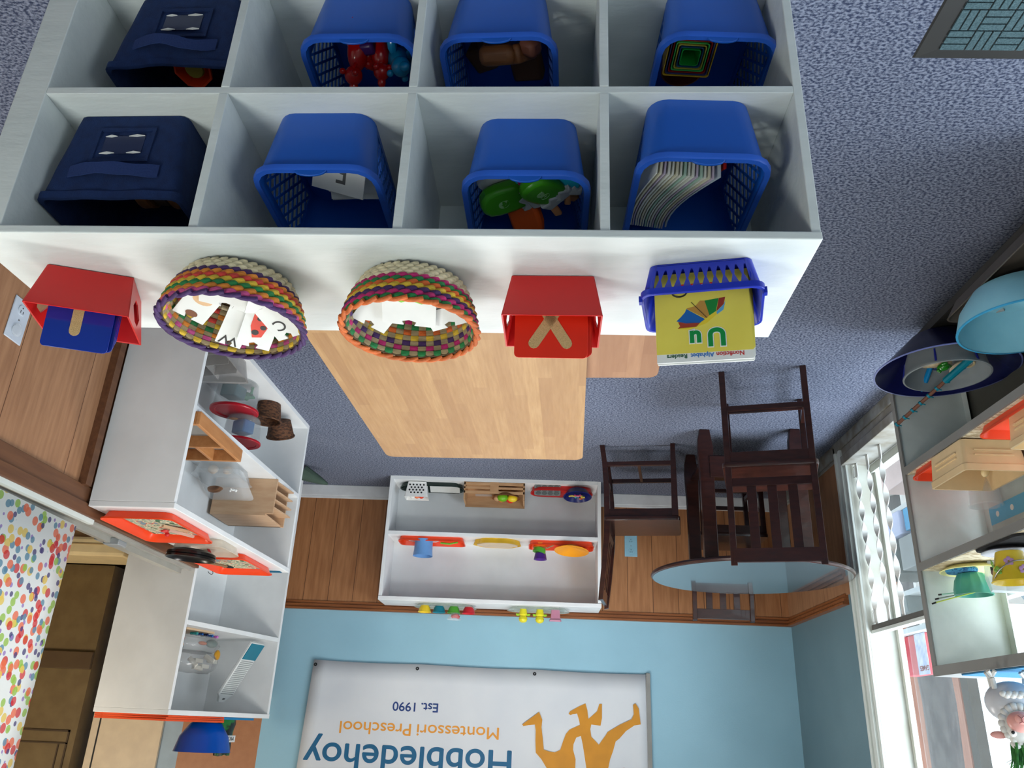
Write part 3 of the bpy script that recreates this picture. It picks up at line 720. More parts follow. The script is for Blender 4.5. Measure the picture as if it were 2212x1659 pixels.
m = MB(); m.loft([rrect(wt-.003, .116, .013, hb-.008), rrect(wt-.003, .116, .013, hb), rrect(wt+.007, .127, .017, hb), rrect(wt+.007, .127, .017, hb-.010)], False, False); m.build('rim', DBL, o, bevel=.001)
m = MB().box(wt/2+.001, -.05, hb-.006, wt/2+.006, -.04, hb+.004); m.box(-wt/2-.006, -.05, hb-.006, -wt/2-.001, -.04, hb+.004); m.build('clip', DBL, o, smooth=False)
R3 = Matrix.Rotation(RBR, 3, 'Z')
YC = mat('yellow_book_cover', (232, 216, 90), .45, c2=(224, 206, 80))
for i in range(9):
    w_, h_ = .138, .140-.0040*i
    rr = 0 if i == 0 else random.uniform(-.012, .012)
    o = thing('alphabet_reader', ('front yellow alphabet reader with a striped umbrella and Uu' if i == 0 else 'yellow alphabet reader stacked behind the front one'), 'book', tuple(Vector(RBL)+R3 @ Vector((.001-.0012*i, -.030+.0065*i, .006))), 0, 'alphabet readers in the blue basket')
    o.rotation_euler = (-.14-.012*i, 0, RBR+rr-.008*i)
    MB().box(-w_/2, -.0016, 0, w_/2, .0016, h_+(.004 if i in (1, 4) else 0)).build('pages', PAPER, o, smooth=False)
    MB().box(-w_/2, -.0020, 0, w_/2, -.0016, h_-.013).build('cover_panel', YC, o, smooth=False)
    if i: continue
    FR = o
def X(px): return -.069+(1485-px)/940*.138
def Z(py): return .138-(1250-py)*.000147
def poly(mb, pts, d=.0003): mb.prism([(X(a), Z(b)) for a, b in pts], -.0020-d, -.0020, 'y')
for nm, col, pts in (('printed_umbrella', (232, 205, 50), [(790, 905), (765, 915), (850, 925), (950, 905), (1055, 870), (1150, 790), (1155, 755), (1045, 815), (990, 860), (940, 900)]),
                     ('printed_umbrella', (160, 60, 36), [(770, 840), (990, 862), (950, 903), (765, 912), (790, 885)]),
                     ('printed_umbrella', (20, 96, 170), [(755, 830), (800, 790), (845, 740), (860, 705), (1040, 828), (990, 862), (850, 860)]),
                     ('printed_umbrella', (190, 140, 60), [(860, 700), (950, 680), (1000, 625), (1045, 628), (1085, 790), (1045, 820)]),
                     ('printed_umbrella', (20, 130, 50), [(1045, 628), (1185, 612), (1150, 750), (1085, 790)]),
                     ('printed_umbrella', (150, 50, 30), [(1187, 612), (1250, 605), (1230, 680), (1155, 752)]),
                     ('printed_umbrella', (90, 160, 205), [(1252, 640), (1225, 740), (1160, 785), (1156, 757), (1232, 680)])):
    m = MB(); poly(m, pts); m.build(nm, mat('print_%d_%d_%d' % col, col, .5), FR, smooth=False)
m = MB(); m.bar((X(910), -.0025, Z(635)), (X(1060), -.0025, Z(815)), .0006, .0006); m.build('umbrella_stick', INK, FR, smooth=False)
def facing(mb, name, material, parent, loc):
    q = mb.build(name, material, parent, smooth=False); q.rotation_euler = (PI/2, 0, 0); q.location = loc; return q
GRNP = mat('green_print', (0, 140, 62), .5); WHP = mat('white_print', (240, 240, 236), .5)
m = MB(); m.text('U', .037, 0, 0, 0, offset=.0030); facing(m, 'outline', WHP, FR, (-.0318, -.00215, Z(938)))
m = MB(); m.text('U', .037, 0, 0, .0003, offset=.0016); facing(m, 'printed_letters', GRNP, FR, (-.0318, -.0023, Z(938)))
m = MB(); m.text('u', .035, 0, 0, 0, offset=.0030); facing(m, 'outline', WHP, FR, (.0030, -.00215, Z(955)))
m = MB(); m.text('u', .035, 0, 0, .0003, offset=.0016); facing(m, 'printed_letters', GRNP, FR, (.0030, -.0023, Z(955)))
for txt, col, px in (('Nonfiction', (196, 40, 40), 1400), ('Alphabet', (60, 120, 190), 1107), ('Readers', (40, 90, 60), 848)):
    m = MB(); m.text(txt, .0092, 0, 0, 0, ext=.0002, offset=.00018); facing(m, 'printed_title', mat('title_%d' % col[0], col, .5), FR, (X(px), -.0018, Z(1183)))
m = MB().box(-.022, -.0024, .018, .030, -.0020, .027); m.build('red_strip', mat('red_print', (214, 44, 44), .5), FR, smooth=False)
m = MB(); m.text('SCHOLASTIC', .0074, 0, 0, 0, ext=.0002); facing(m, 'printed_name', WHP, FR, (-.0195, -.0026, .0200))
m = MB(); m.tube([(.032+.011*math.cos(a), -.0026, .030+.008*math.sin(a)) for a in [PI*(-.1+1.0*k/8) for k in range(9)]], .0012, 6); m.build('printed_curve', INK, FR)

# ------------------------------------------------------------------ outlets
def outlet(label, loc, rz, m, cover=False):
    o = thing('wall_outlet', label, 'outlet', loc, rz); k = 1.12
    MB().box(-.038*k, -.005, -.064*k, .038*k, 0, .064*k).build('plate', m, o, bevel=.003)
    for s in (1, -1):
        mb = MB(); mb.prism([(.0165*k*math.cos(a*PI/9), s*.031*k+.0165*k*max(-.84, min(.84, math.sin(a*PI/9)))) for a in range(18)], -.0075, -.004, 'y')
        q = mb.build('socket', m, o, bevel=.0006)
        if cover and s == 1:
            MB().lathe([(.022, 0), (.022, .004), (.018, .006), (.001, .006)], 20, c0=True).build('socket_cap', CLEAR, q).matrix_local = Matrix.Translation((0, -.008, s*.031*k)) @ Matrix.Rotation(PI/2, 4, 'X')
        else:
            mb = MB()
            for xx in (-.0065, .0065): mb.box(xx-.0012, -.0082, s*.031*k+.001, xx+.0012, -.0074, s*.031*k+.010)
            mb.cyl((0, -.0082, s*.031*k-.008), (0, -.0074, s*.031*k-.008), .0025, 8)
            mb.build('slots', INK, q, smooth=False)
    MB().cyl((0, -.0065, 0), (0, -.004, 0), .003, 10).build('screw', METAL, o)
    return o
outlet('pale blue double outlet on the back wall panel by the chair', (-.610, YB-.012, .355), 0, mat('pale_blue_plate', (140, 184, 200), .4))
outlet('grey white double outlet with one capped socket on the right wall', (XR-.0, 2.245, .362), -PI/2, mat('white_plate', (196, 204, 214), .4), True)

# ------------------------------------------------------------------ bookcases
bkC = bookcase('low_bookcase', 'low white two-shelf bookcase standing against the back wall', 1.392, .252, .805, (.392,), (-.389, 5.104, 0), 0, WHITE_B, t=.024, bottom=.0, tl=.022, tr=.022)
bkA = bookcase('low_bookcase', 'low white bookcase along the right wall with orange trays on top', 1.332, .325, .812, (.418,), (1.305, 4.182, 0), math.radians(-87.98), WHITE_B, t=.022, bottom=.0, tl=.022, tr=.022)
bkB = bookcase('tall_bookcase', 'tall white bookcase in the far right corner with orange folders on top', .905, .448, 1.515, (1.085, .62), (1.572, 5.075, 0), math.radians(-75.1), WHITE_B, t=.024, bottom=.0, tl=.020, tr=.020)
bkD = thing('window_shelf', 'white shelf with dark grey edges standing under the left window', 'shelf', (-1.336, 1.70, 0), PI/2)
PW = mat('white_laminate', (214, 222, 218), .3)
for x in (0, 1.184): MB().box(x, .006, .146, x+.016, .285, 1.257).build('side_panel', PW, bkD, smooth=False)
for x in (-.002, 1.178): MB().box(x, 0, .146, x+.026, .006, 1.257).build('edge_strip', GREYTRIM, bkD, smooth=False)
MB().box(-.004, 0, 1.257, 1.206, .29, 1.290).build('top_panel', GREYTRIM, bkD, smooth=False, bevel=.001)
MB().box(.03, .14, 0, 1.15, .275, .146).build('plinth', mat('dark_base_board', (52, 50, 46), .6), bkD, smooth=False)  # recessed base; its dark colour stands in for shade under the shelf
for z in (.170, .590, .940):
    s = MB().box(0.016, .006, z-.024, 1.184, .285, z).build('shelf', PW if z > .2 else mat('dark_base_board', (52, 50, 46), .6), bkD, smooth=False)  # lowest shelf and its edge coloured dark to paint in shade
    MB().box(.0, -.0005, z-.026, 1.184, .006, z+.001).build('edge_strip', GREYTRIM if z > .2 else mat('dark_base_board', (52, 50, 46), .6), s, smooth=False)
    if z > .2:
        MB().box(.018, .008, z, 1.182, .283, z+.0015).build('shelf_liner', mat('patterned_liner', (214, 205, 178), .7, c2=(176, 160, 128), ns=90, stretch=(1, .4, 1), rng=(.45, .52)), s, smooth=False)
MB().box(.016, .280, .0, 1.184, .285, .566).build('back_panel', mat('dark_back_board', (92, 92, 84), .7), bkD, smooth=False)  # dark grey board, carried to the floor as painted shade over the baseboard
MB().box(1.182, .262, .94, 1.186, .285, 1.257).build('corner_post', PW, bkD, smooth=False)
MB().box(1.150, .263, .14, 1.184, .2635, 1.25).build('panel_joint', PW, bkD, smooth=False)

# ------------------------------------------------------------------ wooden tables
TW = wood('maple_butcher_block', (190, 153, 110), (172, 134, 92), (16, 1.2, 16), ns=6, rough=.42, plank=(0, .042, 1, .55), dark=(150, 110, 76))
TW2 = wood('pinkish_maple_block', (172, 130, 98), (158, 116, 86), (14, 1.2, 14), ns=5, rough=.45, plank=(0, .042, 1, .5), dark=(136, 94, 68))
def table(label, loc, rz, w, d, h, m, name='work_table'):
    o = thing(name, label, 'table', loc, rz)
    MB().loft([rrect(w, d, .035, h-.028), rrect(w, d, .035, h-.002), rrect(w-.004, d-.004, .033, h)]).build('tabletop', m, o, ang=30)
    MB().loft([rrect(w-.012, d-.012, .03, h-.031), rrect(w-.012, d-.012, .03, h-.028)]).build('underside', mat('beige_laminate', (170, 160, 145), .6), o)
    for sx in (1, -1):
        for sy in (1, -1):
            x, y = sx*(w/2-.07), sy*(d/2-.09)
            l = MB().cyl((x, y, .02), (x, y, h-.031), .014, 12).build('leg', METAL, o)
            MB().cyl((x, y, 0), (x, y, .03), .018, 12).build('rubber_foot', BLACKP, l)
    return o
table('rectangular maple butcher-block work table in the middle of the carpet', (.262, 2.52, 0), .0404, .802, 1.20, .50, TW)
table('pinkish maple work table half hidden under the larger table', (-.020, 1.885, 0), .06, .62, .94, .468, TW2)

# ------------------------------------------------------------------ round table and chairs
o = thing('round_table', 'round dark wood table with a grey blue glossy top by the corner', 'table', (-1.098, 4.262, 0), 0)
MB().lathe([(.001, .720), (.495, .720), (.508, .726), (.512, .734), (.508, .742), (.498, .745)], 72).build('table_edge', CHAIR, o)
MB().lathe([(.001, .7445), (.500, .7445), (.500, .7458), (.001, .7458)], 72).build('tabletop', mat('glossy_grey_blue_top', (74, 82, 86), .10, spec=.9, coat=.6), o)
for x0, x1, y in ((.20, .275, -.19), (-.262, -.19, -.235), (.20, .27, .24), (-.29, -.22, .22)):
    prof = [(x0+.01, 0), (x1-.012, 0), (x1, .06), (x1+.002, .12), (x1-.004, .30), (x1-.004, .72), (x0, .72), (x0, .30), (x0-.004, .10)]
    MB().prism(prof, y-.018, y+.018, 'y').build('leg', CHAIR, o, bevel=.003)
MB().box(-.24, -.215, .675, .25, -.195, .72).build('apron', CHAIR, o, bevel=.002)
MB().box(-.24, .21, .675, .25, .23, .72).build('apron', CHAIR, o, bevel=.002)
MB().box(-.24, -.20, .14, .24, .22, .155).build('lower_shelf', CHAIR, o, bevel=.002)
MB().box(-.22, -.215, .15, .22, -.200, .265).build('lower_board', CHAIR, o, bevel=.002)

def make_chair():
    o = thing('wooden_chair', '', 'chair'); w = .345; x = w/2
    def post(sx):
        yz = [(-.218, 0), (-.190, 0), (-.178, .10), (-.166, .25), (-.162, .43), (-.166, .52), (-.184, .70), (-.205, .862), (-.229, .866), (-.212, .70), (-.197, .52), (-.194, .43), (-.196, .25), (-.205, .10)]
        return MB().prism([(a, b) for a, b in yz], sx*x-.013, sx*x+.013, 'x')
    for s in (1, -1):
        post(s).build('leg', CHAIR, o, bevel=.002, smooth=False)
    for s in (1, -1):
        MB().loft([[(s*x-.013+(0 if s > 0 else .0), .178, 0), (s*x+.013, .178, 0), (s*x+.013, .204, 0), (s*x-.013, .204, 0)], [(s*x-.016, .172, .415), (s*x+.016, .172, .415), (s*x+.016, .208, .415), (s*x-.016, .208, .415)]]).build('leg', CHAIR, o, bevel=.002, smooth=False)
    MB().loft([rrect(w+.046, .41, .02, .418), rrect(w+.050, .414, .022, .432), rrect(w+.044, .408, .02, .440)]).build('seat', CHAIR, o, ang=50).location = (0, .010, 0)
    m = MB(); m.box(-x, -.190, .372, x, -.172, .418).box(-x, .182, .372, x, .200, .418).box(-x-.009, -.17, .372, -x+.009, .18, .418).box(x-.009, -.17, .372, x+.009, .18, .418)
    m.build('seat_frame', CHAIR, o, smooth=False, bevel=.001)
    for s in (1, -1): MB().box(s*x-.008, -.19, .10, s*x+.008, .18, .125).build('stretcher', CHAIR, o, smooth=False, bevel=.001)
    MB().box(-x, -.008, .102, x, .008, .122).build('stretcher', CHAIR, o, smooth=False, bevel=.001)
    MB().box(-x, -.196, .160, x, -.180, .183).build('stretcher', CHAIR, o, smooth=False, bevel=.001)
    def back(z): return -.180-(z-.52)*.115
    MB().loft([[(-x, back(.49)-.010, .488), (x, back(.49)-.010, .488), (x, back(.49)+.008, .488), (-x, back(.49)+.008, .488)], [(-x, back(.53)-.010, .525), (x, back(.53)-.010, .525), (x, back(.53)+.008, .525), (-x, back(.53)+.008, .525)]]).build('back_rail', CHAIR, o, smooth=False, bevel=.001)
    MB().loft([[(-x, back(.80)-.011, .795), (x, back(.80)-.011, .795), (x, back(.80)+.008, .795), (-x, back(.80)+.008, .795)], [(-x, back(.85)-.011, .852), (x, back(.85)-.011, .852), (x, back(.85)+.008, .852), (-x, back(.85)+.008, .852)]]).build('back_rail', CHAIR, o, smooth=False, bevel=.001)
    for c in (-.083, 0, .083):
        MB().loft([[(c-.019, back(.52)-.006, .52), (c+.019, back(.52)-.006, .52), (c+.019, back(.52)+.005, .52), (c-.019, back(.52)+.005, .52)], [(c-.019, back(.80)-.006, .80), (c+.019, back(.80)-.006, .80), (c+.019, back(.80)+.005, .80), (c-.019, back(.80)+.005, .80)]]).build('slat', CHAIR, o, smooth=False, bevel=.001)
    return o
ch = make_chair(); ch['group'] = 'dark wooden chairs around the round table'
ch['label'] = 'dark slatted wooden chair with its back to the camera, in front of the round table'; ch.location = (-1.015, 3.470, 0); ch.rotation_euler = (0, 0, .262)
dup(ch, 'dark wooden chair seen from the side, between the bookcase and the round table', (-.572, 4.508, 0), PI/2+.17)
dup(ch, 'dark slatted wooden chair on the far side of the round table, against the back wall', (-1.122, 4.84, 0), PI+.01)

# ------------------------------------------------------------------ door mat
o = thing('door_mat', 'grey green ribbed door mat with a black rubber border on the carpet', 'mat', (-.854, 1.471, 0), 0)
m = MB(); m.loft([[(0, 0, .0), (0, -.9, 0), (-.6, -.9, 0), (-.6, 0, 0)], [(-.004, -.004, .004), (-.004, -.896, .004), (-.596, -.896, .004), (-.596, -.004, .004)], [(-.042, -.030, .006), (-.042, -.87, .006), (-.558, -.87, .006), (-.558, -.030, .006)]])
m.build('rubber_border', mat('black_rubber', (46, 46, 44), .55), o, smooth=False)
m = MB(); PADM = mat('ribbed_mat_pile', (84, 110, 116), .95, c2=(64, 88, 94), ns=200, bump=.8, bs=500)
cs = .058
for i in range(9):
    for j in range(14):
        x = -.046-cs*(i+1); y = -.034-cs*(j+1)
        if x < -.56 or y < -.87: continue
        for k in range(3):
            if (i+j) % 2 == 0: m.box(x+.003, y+.003+k*cs/3, .005, x+cs-.001, y+(k+1)*cs/3-.001, .0105)
            else: m.box(x+.003+k*cs/3, y+.003, .005, x+(k+1)*cs/3-.001, y+cs-.001, .0105)
m.build('ribbed_pad', PADM, o, smooth=False)

# ------------------------------------------------------------------ bottom bay of the window shelf: basins
NV = mat('navy_basin_plastic', (14, 18, 72), .25)
o = thing('plastic_basin', 'large navy blue round basin with a clear bowl of toys in it', 'basin', (-1.392, 2.578, .1715), 0)
MB().lathe([(.002, 0), (.075, 0), (.095, .008), (.200, .110), (.226, .130), (.230, .134), (.226, .136), (.198, .114), (.092, .014), (.073, .006), (.002, .006)], 56).build('basin_body', NV, o)
MB().lathe([(.226, .1335), (.2315, .1345), (.2315, .1370), (.226, .1375)], 56).build('rim', mat('pale_blue_edge', (120, 130, 190), .3), o)
o = thing('clear_strainer_bowl', 'clear grey slotted bowl of garden toys set in the navy basin', 'bowl', (-1.378, 2.550, .222), 0); o.scale = (.92, .92, .88)
MB().lathe([(.002, 0), (.09, 0), (.115, .012), (.137, .075), (.143, .118), (.150, .128), (.150, .133), (.144, .134), (.139, .120), (.133, .076), (.111, .016), (.088, .004), (.002, .004)], 48).build('bowl_body', mat('smoky_clear_plastic', (160, 168, 170), .3, alpha=.62), o)
for a in (-1.9, -.9, .3): 
    m = MB(); m.tube([(.137*math.cos(a), .137*math.sin(a), .098), (.134*math.cos(a), .134*math.sin(a), .070), (.146*math.cos(a), .146*math.sin(a), .125)], .004, 6); m.build('blue_clip', mat('blue_clip_plastic', (40, 50, 150), .4), o)
m = MB()
for k in range(6):
    a0 = .4
    rr = .045+.012*k
    for s in range(3):
        pts = [(rr*math.cos(a), rr*math.sin(a), .0045) for a in [a0+s*2.1+1.5*q/8 for q in range(9)]]
        m.tube(pts, .0022, 4)
m.build('slots', mat('white_slots', (214, 218, 214), .5), o)
TEAL = mat('teal_plastic', (0, 128, 150), .35); SKYB = mat('sky_blue_plastic', (0, 140, 205), .35)
o = thing('toy_rake', 'long toy rake with a teal handle and brown stick leaning out of the clear bowl', 'toy', (-1.43, 2.505, .235), 0)
p0 = Vector((0, 0, .02)); p1 = Vector((.055, .030, .085)); p2 = Vector((.135, .125, .155))
P0 = Vector((-.030, .018, .043)); P1 = Vector((.035, .095, .100)); P2 = Vector((.150, .255, .205))
MB().tube([P0, P1], .0125, 10).build('handle', TEAL, o)
MB().tube([P1, P2], .0065, 10).build('stick', mat('brown_stick', (120, 78, 60), .5), o)
m = MB()
for k in range(7):
    t = k/6; P = P1.lerp(P2, t); d = (P2-P1).normalized(); m.tube([P-d*.004, P+d*.004], .0085, 8); m.bar(P, P+Vector((-.018, .004, .004)), .003, .003)
m.build('teal_band', TEAL, o)
def small(name, label, mb, m, loc, rot=(0, 0, 0), cat='toy', group=None, **kw):
    o = mb.build(name, m, **kw); o.location = loc; o.rotation_euler = rot; return tag(o, label, cat, group)
small('toy_shovel', 'sky blue toy shovel handle sticking up in the clear bowl', MB().tube([(0, 0, 0), (.012, .03, .045)], .009, 10).cyl((.012, .03, .045), (.020, .05, .072), .0028, 8), SKYB, (-1.378, 2.650, .262))
small('toy_frog', 'green toy frog on a beige stone in the clear bowl', MB().ball(0, 0, 0, .022, .017, .014).ball(.016, .006, .010, .006).ball(.016, -.006, .010, .006).ball(-.010, .018, -.004, .012, .006, .006).ball(-.010, -.018, -.004, .012, .006, .006), mat('glossy_frog_green', (30, 120, 20), .15, coat=.5), (-1.388, 2.580, .290), (0, 0, .8))
small('stone', 'beige flat stone under the toy frog', MB().ball(0, 0, 0, .055, .020, .012).ball(-.02, .01, .002, .03, .018, .010), mat('beige_stone', (190, 174, 142), .8, c2=(120, 100, 76), ns=30), (-1.375, 2.598, .270), (0, .15, .9), 'stone')
o = thing('ring_toy', 'beige ring wheel with a blue flower centre in the clear bowl', 'toy', (-1.478, 2.628, .272), 0); o.rotation_euler = (.35, .1, 0); o.scale = (1.2,)*3
MB().lathe([(.018, 0), (.032, -.002), (.036, .006), (.030, .012), (.018, .008)], 24, c0=True).build('ring', mat('beige_ring', (214, 196, 166), .5), o)
m = MB().lathe([(.001, .009), (.018, .009), (.018, .011), (.001, .011)], 20); m.build('blue_centre', SKYB, o)
m = MB()
for k in range(8): m.ball(.011*math.cos(k*PI/4), .011*math.sin(k*PI/4), .0112, .0028, .0028, .0008, 8, 4)
m.build('dots', mat('dark_blue_print', (10, 60, 110), .5), o)
small('toy_ring', 'tan ring lying by the rim of the clear bowl', MB().tube([(.018*math.cos(a*PI/8), .018*math.sin(a*PI/8), 0) for a in range(16)], .004, 6, closed=True), mat('tan_rubber', (176, 158, 120), .6), (-1.462, 2.555, .285), (.3, .2, 0))
small('toy_spoon', 'dark blue toy spoon lying in the clear bowl', MB().tube([(0, 0, 0), (.008, .035, .02), (.012, .055, .03)], .0035, 8).ball(0, -.008, 0, .012, .016, .005), mat('slate_blue_plastic', (50, 66, 110), .4), (-1.402, 2.672, .262))
small('toy_ball', 'small red ball peeping out under the rim of the navy basin', MB().ball(0, 0, 0, .016), RED, (-1.365, 2.845, .190))
o = thing('taupe_dish_tray', 'low taupe plastic tub under the light blue bowl', 'tub', (-1.430, 2.10, .1715), 0)
m = MB().loft([rrect(.20, .50, .03, 0), rrect(.245, .56, .03, .050), rrect(.235, .55, .027, .050), rrect(.19, .49, .026, .004)]); m.build('tub_body', mat('taupe_plastic', (96, 88, 80), .4), o)
m = MB().tube([(.09, .22, .052), (.02, .22, .050), (-.02, .18, .052)], .006, 8); m.build('white_handle', mat('pale_grey_plastic', (180, 180, 176), .4), o)
o = thing('mixing_bowl', 'large light blue mixing bowl at the near end of the window shelf', 'bowl', (-1.436, 2.170, .212), 0)
MB().lathe([(.002, 0), (.10, 0), (.13, .01), (.172, .07), (.187, .122), (.189, .130), (.184, .131), (.167, .074), (.126, .016), (.098, .006), (.002, .006)], 56).build('bowl_body', mat('light_blue_plastic', (160, 222, 240), .3, c2=(150, 214, 234)), o)
MB().lathe([(.183, .128), (.1895, .129), (.1895, .1325), (.183, .1330)], 56).build('rim', mat('bright_blue_edge', (70, 175, 225), .3), o)

# ------------------------------------------------------------------ middle shelf of the window shelf
def tray(name, label, loc, rz, w, d, h, m, lip=.012, group=None, r=.03):
    o = thing(name, label, 'tray', loc, rz, group)
    MB().loft([rrect(w-2*lip, d-2*lip, r, 0), rrect(w-.5*lip, d-.5*lip, r+.004, h), rrect(w, d, r+.006, h+.001), rrect(w, d, r+.006, h-.003), rrect(w+.001, d+.001, r+.006, h+.003), rrect(w-.010, d-.010, r+.002, h+.002), rrect(w-2*lip-.006, d-2*lip-.006, r-.004, .003)]).build('tray_body', m, o, ang=50)
    return o
CRM = mat('cream_plastic', (224, 196, 150), .35); 
tray('orange_tray', 'orange tray with a cream bin on the middle window shelf, far end', (-1.470, 2.665, .592), 0, .262, .385, .026, ORANGE)
tray('orange_tray', 'orange tray with a cream bin on the middle window shelf, near end', (-1.480, 2.215, .592), 0, .27, .36, .026, ORANGE)
def bin_(label, loc, rz, w, d, h):
    o = thing('cream_bin', label, 'bin', loc, rz)
    MB().loft([rrect(w-.02, d-.02, .012, 0), rrect(w-.006, d-.006, .014, h*.78), rrect(w, d, .014, h*.80), rrect(w, d, .014, h), rrect(w-.014, d-.014, .010, h), rrect(w-.030, d-.030, .008, .004)]).build('bin_body', CRM, o, ang=30)
    for s in (1, -1):
        m = MB()
        for zz in (.35, .5): m.bar((s*(w/2-.004), -d*.3, h*zz), (s*(w/2-.004), d*.3, h*zz), .004, .004)
        for zz in (.35, .5): m.bar((-w*.3, s*(d/2-.004), h*zz), (w*.3, s*(d/2-.004), h*zz), .004, .004)
        m.build('raised_rib', CRM, o)
    return o
bin_('cream plastic bin standing in the far orange tray', (-1.428, 2.570, .597), 0, .205, .235, .105)
bin_('cream plastic bin standing in the near orange tray', (-1.475, 2.185, .597), 0, .205, .20, .095)
for i, (x, y) in enumerate(((-1.40, 2.60), (-1.43, 2.57), (-1.46, 2.54), (-1.42, 2.53), (-1.47, 2.60))):
    small('plastic_bead', ('cream translucent lump at the front of the far cream bin', 'cream translucent lump in the middle of the far cream bin', 'cream translucent lump at the back left of the far cream bin', 'cream translucent lump nearest the camera in the far cream bin', 'cream translucent lump at the far left of the far cream bin')[i], MB().ball(0, 0, 0, .018, .015, .012), mat('cream_translucent', (240, 214, 160), .25), (x, y, .645+.004*i), (0, .3*i, i), 'bead', 'cream lumps in the far cream bin')
o = thing('clear_cup', 'clear plastic cup standing behind the far cream bin', 'cup', (-1.52, 2.72, .592), 0)
MB().lathe([(.002, 0), (.036, 0), (.040, .01), (.050, .145), (.054, .148), (.054, .153), (.050, .153), (.037, .010), (.002, .004)], 32).build('cup_body', CLEAR, o)
o = thing('cardboard_box', 'pale box with a light blue band and dark printed word by the window', 'box', (-1.595, 2.60, .592), 0)
MB().box(-.025, -.20, 0, .025, .20, .27).build('box_body', mat('pale_grey_card', (196, 208, 204), .6), o, smooth=False)
MB().box(.025, -.20, .14, .0258, .20, .20).build('blue_band', mat('light_blue_print', (110, 190, 228), .5), o, smooth=False)
m = MB(); m.text('prime', .042, -.15, 0, 0); q = m.build('printed_word', mat('grey_blue_print', (60, 90, 110), .5), o, smooth=False); q.rotation_euler = (PI/2, 0, PI/2); q.location = (.0262, 0, .085)
m = MB()
for yy, zz in ((-.15, .17), (-.05, .17), (.06, .17), (.15, .17)): m.cyl((.0255, yy, zz), (.0265, yy, zz), .010, 12)
m.build('white_dots', WHP, o, smooth=False)

# ------------------------------------------------------------------ top shelf of the window shelf
o = thing('yellow_plate', 'round pale yellow plate on the upper window shelf', 'plate', (-1.468, 2.765, .942), 0)
MB().lathe([(.002, 0), (.080, 0), (.108, .014), (.112, .018), (.107, .019), (.079, .005), (.002, .005)], 48).build('plate_body', mat('pale_yellow_plastic', (228, 224, 150), .4), o)
small('blue_sponge', 'dark blue speckled sponge on the yellow plate', MB().loft([circ(.048, 0, 24), circ(.050, .006, 24), circ(.046, .014, 24)]), mat('blue_sponge', (20, 70, 120), .9, c2=(60, 130, 170), ns=120, rng=(.5, .6)), (-1.425, 2.775, .950), cat='sponge')
o = thing('fluted_bowl', 'teal green fluted bowl holding thin brushes on the yellow plate', 'bowl', (-1.455, 2.780, .966), 0)
m = MB(); NN = 48
def flute(r, z, k): return [((r+k*.0025*math.cos(12*2*PI*i/NN))*math.cos(2*PI*i/NN), (r+k*.0025*math.cos(12*2*PI*i/NN))*math.sin(2*PI*i/NN), z) for i in range(NN)]
m.loft([flute(.040, 0, .6), flute(.050, .02, 1), flute(.057, .050, 1), flute(.058, .066, .3), flute(.060, .070, 0), flute(.057, .070, 0), flute(.052, .050, 0), flute(.038, .006, 0)]); m.build('bowl_body', mat('sea_green_plastic', (76, 160, 142), .35), o)
for i, (a, c) in enumerate(((0, 'mint'), (.12, 'grey'), (.24, 'lime'))):
    col = {'mint': (150, 215, 190), 'grey': (120, 140, 130), 'lime': (196, 220, 90)}[c]
    o = thing('thin_brush', 'thin %s brush sticking out of the fluted bowl' % c, 'brush', (-1.45, 2.780, 1.020), 0, 'thin brushes in the fluted bowl')
    d = Vector((.070+.006*i, .065+.012*i, .006+.012*i)); e = d*1.12
    MB().tube([Vector((-.03, -.03, 0)), d], .0022, 6).build('handle', mat(c+'_handle', col, .4), o)
    MB().tube([d, e], .0030, 6).build('bristles', INK, o)
o = thing('plastic_bag', 'clear plastic bag with small printed labels beside the fluted bowl', 'bag', (-1.520, 2.665, .944), 0); o.rotation_euler = (0, 0, .35)
m = MB(); m.loft([[(-.065, -.02, 0), (.06, -.025, 0), (.065, .02, 0), (-.06, .025, 0)], [(-.07, -.025, .05), (.066, -.02, .045), (.07, .018, .05), (-.066, .02, .05)], [(-.062, -.006, .10), (.058, -.008, .09), (.062, .004, .096), (-.064, .004, .104)]]); m.build('bag_film', mat('milky_film', (214, 222, 228), .15, alpha=.55), o)
m = MB().box(.035, -.027, .02, .056, -.026, .04).box(-.056, -.028, .010, -.036, -.027, .022).box(-.03, -.028, .030, -.01, -.027, .033).box(-.03, -.028, .040, -.006, -.027, .043); m.build('printed_labels', INK, o, smooth=False)
o = thing('flower_bucket', 'small yellow tin bucket with purple flowers and a wire handle', 'bucket', (-1.402, 2.440, .962), 0)
MB().lathe([(.002, 0), (.036, 0), (.038, .004), (.058, .085), (.061, .088), (.058, .091), (.054, .086), (.034, .006), (.002, .006)], 40).build('bucket_body', mat('yellow_tin', (228, 200, 60), .3, c2=(214, 186, 40)), o)
for k in range(10):
    a = k*2*PI/10+.3; z = .035+.025*(k % 2); r = .038+.020*z/.09+.004; m = MB()
    for q in range(5): m.ball(.008*math.cos(q*1.257), .008*math.sin(q*1.257), 0, .006, .006, .0012, 8, 4)
    f = m.build('painted_flower', mat('lilac_flower', (170, 130, 176), .4) if k % 3 else mat('green_flower', (110, 160, 50), .4), o)
    f.matrix_local = Matrix.Translation((r*math.cos(a), r*math.sin(a), z)) @ Matrix.Rotation(a, 4, 'Z') @ Matrix.Rotation(PI/2-.2, 4, 'Y')
m = MB(); m.tube([(.060*math.cos(t), -.006-.052*math.sin(t), .080-.046*math.sin(t)) for t in [PI*k/14 for k in range(15)]], .0018, 6); m.build('wire_handle', METAL, o)
o = small('bucket_saucer', 'silver rimmed saucer under the yellow bucket', MB().lathe([(.002, 0), (.05, 0), (.075, .012), (.076, .014), (.05, .006), (.002, .006)], 36), mat('silver_tin', (176, 174, 180), .25, metal=.7), (-1.404, 2.440, .950), cat='saucer')
